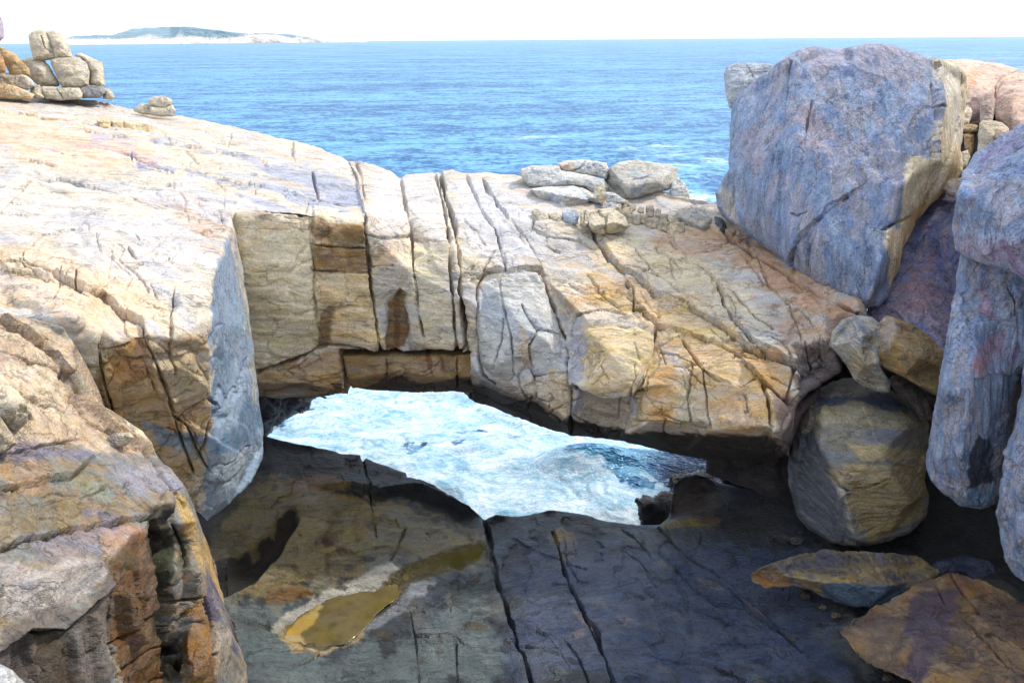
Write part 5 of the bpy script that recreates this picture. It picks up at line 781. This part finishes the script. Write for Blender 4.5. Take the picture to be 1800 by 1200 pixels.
boulder('olive brown angular boulder, right of the pair perched on the striped boulder', [(1539, 600), (1544, 572), (1558, 556), (1572, 560), (1600, 572), (1630, 590), (1655, 620), (1662, 650), (1658, 680), (1650, 694), (1620, 678), (1590, 660), (1556, 645), (1538, 630)],
    [(1539, 600, 24.2), (1558, 556, 24.9), (1572, 560, 24.5), (1630, 590, 24.4), (1660, 650, 23.9), (1650, 694, 23.3), (1590, 660, 23.4), (1538, 630, 23.9), (1572, 600, 23.4), (1615, 630, 23.0)], T=1.8, pal=[(128, 108, 76), (146, 122, 84), (108, 94, 76)], seed=163, grow=3, roll=.2, bl=1.5, rough=.6, mat='striped_rock', patches=[([(1544, 570), (1560, 556), (1572, 562), (1566, 610), (1542, 626)], (160, 146, 132), .7, 5)])
boulder('small grey rock wedged under the olive boulder', [(1560, 668), (1570, 659), (1590, 664), (1618, 686), (1634, 710), (1640, 738), (1622, 740), (1600, 712), (1575, 690)], 25.0, pal=[(96, 92, 92), (118, 108, 98)], seed=164, roll=.25, rough=.6, T=1.2, mat='striped_rock')
boulder('little grey peg of rock behind the banded boulder', [(1505, 556), (1512, 550), (1528, 556), (1534, 568), (1508, 566)], 25.0, pal=[(110, 104, 112), (130, 122, 126)], seed=165, roll=.15, step=1., T=.8)
boulder('dark broken rock beside the left shoulder of the striped boulder', [(1396, 712), (1410, 700), (1430, 690), (1446, 672), (1440, 700), (1412, 730), (1398, 760), (1388, 790), (1382, 760)], 25.6, pal=[(92, 80, 84), (120, 100, 96)], seed=166, roll=.2, T=1.2)
boulder('flat tilted slab with pale edge on the gully floor below the striped boulder', [(1320, 1010), (1345, 994), (1400, 974), (1450, 966), (1500, 969), (1560, 971), (1610, 976), (1632, 988), (1650, 1000), (1648, 1014), (1620, 1026), (1590, 1042), (1560, 1060), (1530, 1068), (1490, 1064), (1455, 1052), (1425, 1036), (1390, 1030), (1345, 1032), (1322, 1020)],
    [(1320, 1012, 23.2), (1450, 966, 24.2), (1632, 988, 23.4), (1650, 1008, 22.9), (1430, 1020, 22.4), (1380, 1010, 22.6), (1560, 1030, 21.9), (1600, 1022, 22.3), (1500, 1066, 22.2), (1350, 1032, 22.9), (1530, 1066, 22.1), (1440, 1040, 22.6)], edges=[(5, 4), (4, 6), (6, 7)], T=1.4, pal=[(86, 82, 88), (116, 104, 80), (92, 92, 104)], seed=171, roll=.03, bl=1, amp=(.03, .02), jitter=2.2, jsize=16, rough=.5, mat='striped_rock', name='rock_slab', cat='rock slab',
    patches=[([(1330, 1006), (1430, 1012), (1500, 1005), (1600, 985), (1640, 990), (1500, 1015), (1440, 1026), (1400, 1020)], (150, 130, 86), .7, 5), ([(1360, 1000), (1450, 972), (1500, 980), (1440, 1000), (1360, 1004)], (74, 74, 96), .6, 5), ([(1440, 1024), (1600, 1026), (1580, 1050), (1520, 1070), (1450, 1050)], (56, 78, 100), .85, 4), ([(1320, 1012), (1380, 1010), (1400, 1034), (1340, 1034)], (140, 96, 56), .7, 5)])
boulder('big rust brown slab with fine cracks filling the lower right corner', [(1476, 1112), (1500, 1090), (1540, 1066), (1580, 1044), (1602, 1030), (1620, 1022), (1645, 1018), (1668, 1006), (1690, 1008), (1720, 1016), (1752, 1030), (1790, 1056), (1840, 1090), (2000, 1150), (2000, 1350), (1700, 1350), (1640, 1240), (1600, 1196), (1560, 1180), (1520, 1160), (1500, 1140)],
    [(1476, 1112, 20.6), (1602, 1030, 22.2), (1680, 1006, 22.4), (1790, 1056, 21.0), (2000, 1150, 18.4), (2000, 1350, 15.5), (1700, 1350, 16.4), (1640, 1240, 17.9), (1520, 1160, 19.8), (1600, 1110, 20.0), (1750, 1150, 18.8)], T=1.6, pal=[(116, 92, 68), (134, 108, 80), (98, 82, 72), (124, 100, 72)], seed=172, roll=.05, bl=1, amp=(.05, .03), jitter=3, jsize=22, rough=.55, mat='striped_rock', name='rock_slab', cat='rock slab', plates=[(1.4, .02, .02, None)],
    patches=[([(1600, 1060), (1640, 1030), (1690, 1040), (1680, 1100), (1640, 1160), (1620, 1210), (1580, 1180), (1600, 1120), (1580, 1110)], (76, 68, 84), .75, 8), ([(1660, 1010), (1700, 1010), (1760, 1040), (1720, 1060)], (150, 106, 70), .5, 10)],
    cracks=[([(1552, 1062), (1590, 1080), (1636, 1106)], 2.4, .1), ([(1672, 1010), (1690, 1040), (1720, 1075)], 2.4, .12), ([(1646, 1030), (1660, 1060), (1720, 1110), (1760, 1155), (1800, 1190)], 2.4, .12), ([(1720, 1112), (1750, 1112), (1780, 1130), (1800, 1136)], 3, .15), ([(1690, 1075), (1730, 1080), (1745, 1090)], 2.2, .1)])
boulder('shadowed blue-grey rock between the lower slabs and the buttress', [(1630, 1000), (1650, 985), (1690, 975), (1740, 985), (1775, 1010), (1810, 1050), (1800, 1080), (1740, 1050), (1690, 1030), (1650, 1020)], 23.6, pal=[(56, 62, 84), (80, 84, 108)], seed=173, roll=.3, T=1.5, rough=.5)

# wave-washed rocks at the right end of the gap, and rubble round the fallen slabs
WET = [(30, 30, 34), (58, 52, 50), (40, 40, 46)]
boulder('low black wave-washed rock where the foam ends at the right of the gap', [(1118, 878), (1130, 868), (1148, 872), (1162, 862), (1184, 868), (1200, 884), (1200, 935), (1128, 935)], 35.5, pal=WET, seed=191, T=3, roll=.3, rough=.35, mat='wet_rock', jitter=4, jsize=9)
boulder('dark wet rock awash in the surge beyond the low black rock', [(1172, 838), (1190, 828), (1214, 832), (1240, 822), (1262, 836), (1266, 868), (1200, 874), (1178, 862)], 39, pal=WET, seed=192, T=3, roll=.3, rough=.35, mat='wet_rock', jitter=5, jsize=10)
boulder('dark rock shelf in shadow under the right end of the arch', [(1256, 826), (1290, 812), (1340, 806), (1400, 800), (1420, 850), (1400, 885), (1330, 880), (1280, 868)], 31, pal=[(58, 50, 50), (86, 74, 70)], seed=193, T=3, roll=.3, rough=.45, mat='wet_rock', jitter=5, jsize=14)
for i, (x, y, r, lb) in enumerate([(1416, 1046, 12, 'small grey stone lodged under the pale-edged tilted slab'), (1448, 1066, 9, 'pebble-sized grey stone in front of the tilted slab'), (1470, 1082, 12, 'angular stone between the tilted slab and the rust brown slab'),
        (1400, 950, 14, 'rounded stone at the left foot of the striped boulder'), (1560, 1190, 12, 'stone beneath the lower edge of the rust brown slab')]):
    boulder(lb, pt(x, y, r, 7, .7), float(onz(x, y + r * .6, 6.6 if x > 1380 else 6.3)) - .1, pal=[(70, 68, 70), (98, 88, 78)], seed=200 + i, step=1., roll=.12, bl=1, rough=.5, name='stone', cat='stone', mat='striped_rock')
# near-left loose blocks
boulder('rounded pale block at the left edge above the stained outcrop', [(-80, 640), (-20, 636), (0, 648), (14, 668), (40, 700), (58, 728), (62, 745), (50, 760), (26, 764), (0, 735), (-80, 720)], [(-80, 680, 11.2), (0, 650, 12.2), (60, 740, 12.3), (0, 735, 11.2), (20, 710, 11.4)], pal=PB, seed=181, T=1.2, roll=.3, rough=.8)
boulder('angular pale block under the rounded block at the left edge', [(-80, 715), (0, 732), (24, 764), (32, 780), (10, 796), (-80, 805)], 11.1, pal=[(168, 156, 136), (190, 170, 140)], seed=182, T=1.0, roll=.15, bl=1)
boulder('long rounded rib of pale rock along the crest of the stained outcrop', [(128, 700), (135, 694), (160, 700), (205, 728), (250, 755), (268, 778), (272, 792), (262, 798), (240, 775), (200, 756), (160, 738), (136, 718)], [(130, 700, 14.6), (205, 728, 14.9), (268, 790, 15.0), (200, 756, 14.4), (160, 738, 14.2)], pal=PB, seed=183, T=.9, roll=.25)
boulder('short rounded pale stone just below the long rib', [(178, 778), (200, 762), (228, 758), (236, 768), (222, 782), (195, 790)], 14.0, pal=PB, seed=184, T=.6, roll=.2)
boulder('tiny pale rock tip poking into the bottom left corner', [(-60, 1160), (0, 1166), (22, 1176), (46, 1200), (60, 1230), (-60, 1240)], 8.9, pal=[(170, 176, 184), (186, 184, 180)], seed=185, T=.6, roll=.25)

# unseen cliffs, camera side and right of view, added to shade the gully floor
def unseen_cliff(name, pts, z0, z1, seed):
    ring = [(x, y) for x, y in pts]; V = []; Fc = []; nz = 26; per = []
    for (xa, ya), (xb, yb) in zip(ring, ring[1:] + ring[:1]):
        n_ = max(2, int(math.hypot(xb - xa, yb - ya) / .8)); per += [(xa + (xb - xa) * i / n_, ya + (yb - ya) * i / n_) for i in range(n_)]
    c = np.mean(per, 0); m = len(per)
    for k in range(nz + 1):
        f = k / nz; sc = 1 - .10 * f ** 3
        for x, y in per: V.append((c[0] + (x - c[0]) * sc, c[1] + (y - c[1]) * sc, z0 + (z1 - z0) * f))
    V.append((c[0], c[1], z1 + .3)); V = np.array(V)
    V[:-1] += np.stack([fbm(V[:-1], 3.5, 4, seed), fbm(V[:-1], 3.5, 4, seed + 1), .5 * fbm(V[:-1], 3.5, 4, seed + 2)], -1) * .6
    Fc = [(k * m + i, k * m + (i + 1) % m, (k + 1) * m + (i + 1) % m, (k + 1) * m + i) for k in range(nz) for i in range(m)]
    Fc += [(nz * m + i, nz * m + (i + 1) % m, (nz + 1) * m, (nz + 1) * m) for i in range(m)]
    C = np.ones((len(V), 4)); C[:, :3] = lin((206, 196, 180))  # pale, raised to bounce fill light onto the arch face
    me = bpy.data.meshes.new(name); me.from_pydata([tuple(v) for v in V], [], [tuple(dict.fromkeys(f)) for f in Fc])
    a = me.attributes.new('Col', 'FLOAT_COLOR', 'POINT'); a.data.foreach_set('color', C.ravel().astype(np.float32))
    a = me.attributes.new('Rgh', 'FLOAT', 'POINT'); a.data.foreach_set('value', np.full(len(V), .8, np.float32))
    me.materials.append(MATS['boulder_rock']); o = bpy.data.objects.new(name, me); S.collection.objects.link(o); tag(o, kind='structure')
unseen_cliff('unseen_cliff', [(-34, -22), (30, -22), (26, .8), (8, 1.3), (-3, 1.0), (-34, .6)], -2, 19.4, 201)
unseen_cliff('unseen_cliff', [(17.2, 5.5), (36, 4), (40, 34), (22, 33), (17.5, 20)], -2, 30, 205)

# ------------------------------------------------------------------ haze
hm = bpy.data.materials.new('haze_air'); hm.use_nodes = True; t = hm.node_tree
t.nodes.remove(t.nodes['Principled BSDF'])
pv = t.nodes.new('ShaderNodeVolumePrincipled'); pv.inputs['Color'].default_value = (.86, .93, 1, 1); pv.inputs['Density'].default_value = .000012; pv.inputs['Anisotropy'].default_value = .3
t.links.new(pv.outputs[0], t.nodes['Material Output'].inputs['Volume'])
bx = 20000.0; z0, z1 = -30.0, 260.0
V = [(x, y, z) for z in (z0, z1) for x, y in ((-bx, -200), (bx, -200), (bx, 16000), (-bx, 16000))]
HZ = link_mesh('haze', V, [(0, 3, 2, 1), (4, 5, 6, 7), (0, 1, 5, 4), (1, 2, 6, 5), (2, 3, 7, 6), (3, 0, 4, 7)], hm, smooth=False)
tag(HZ, kind='stuff')
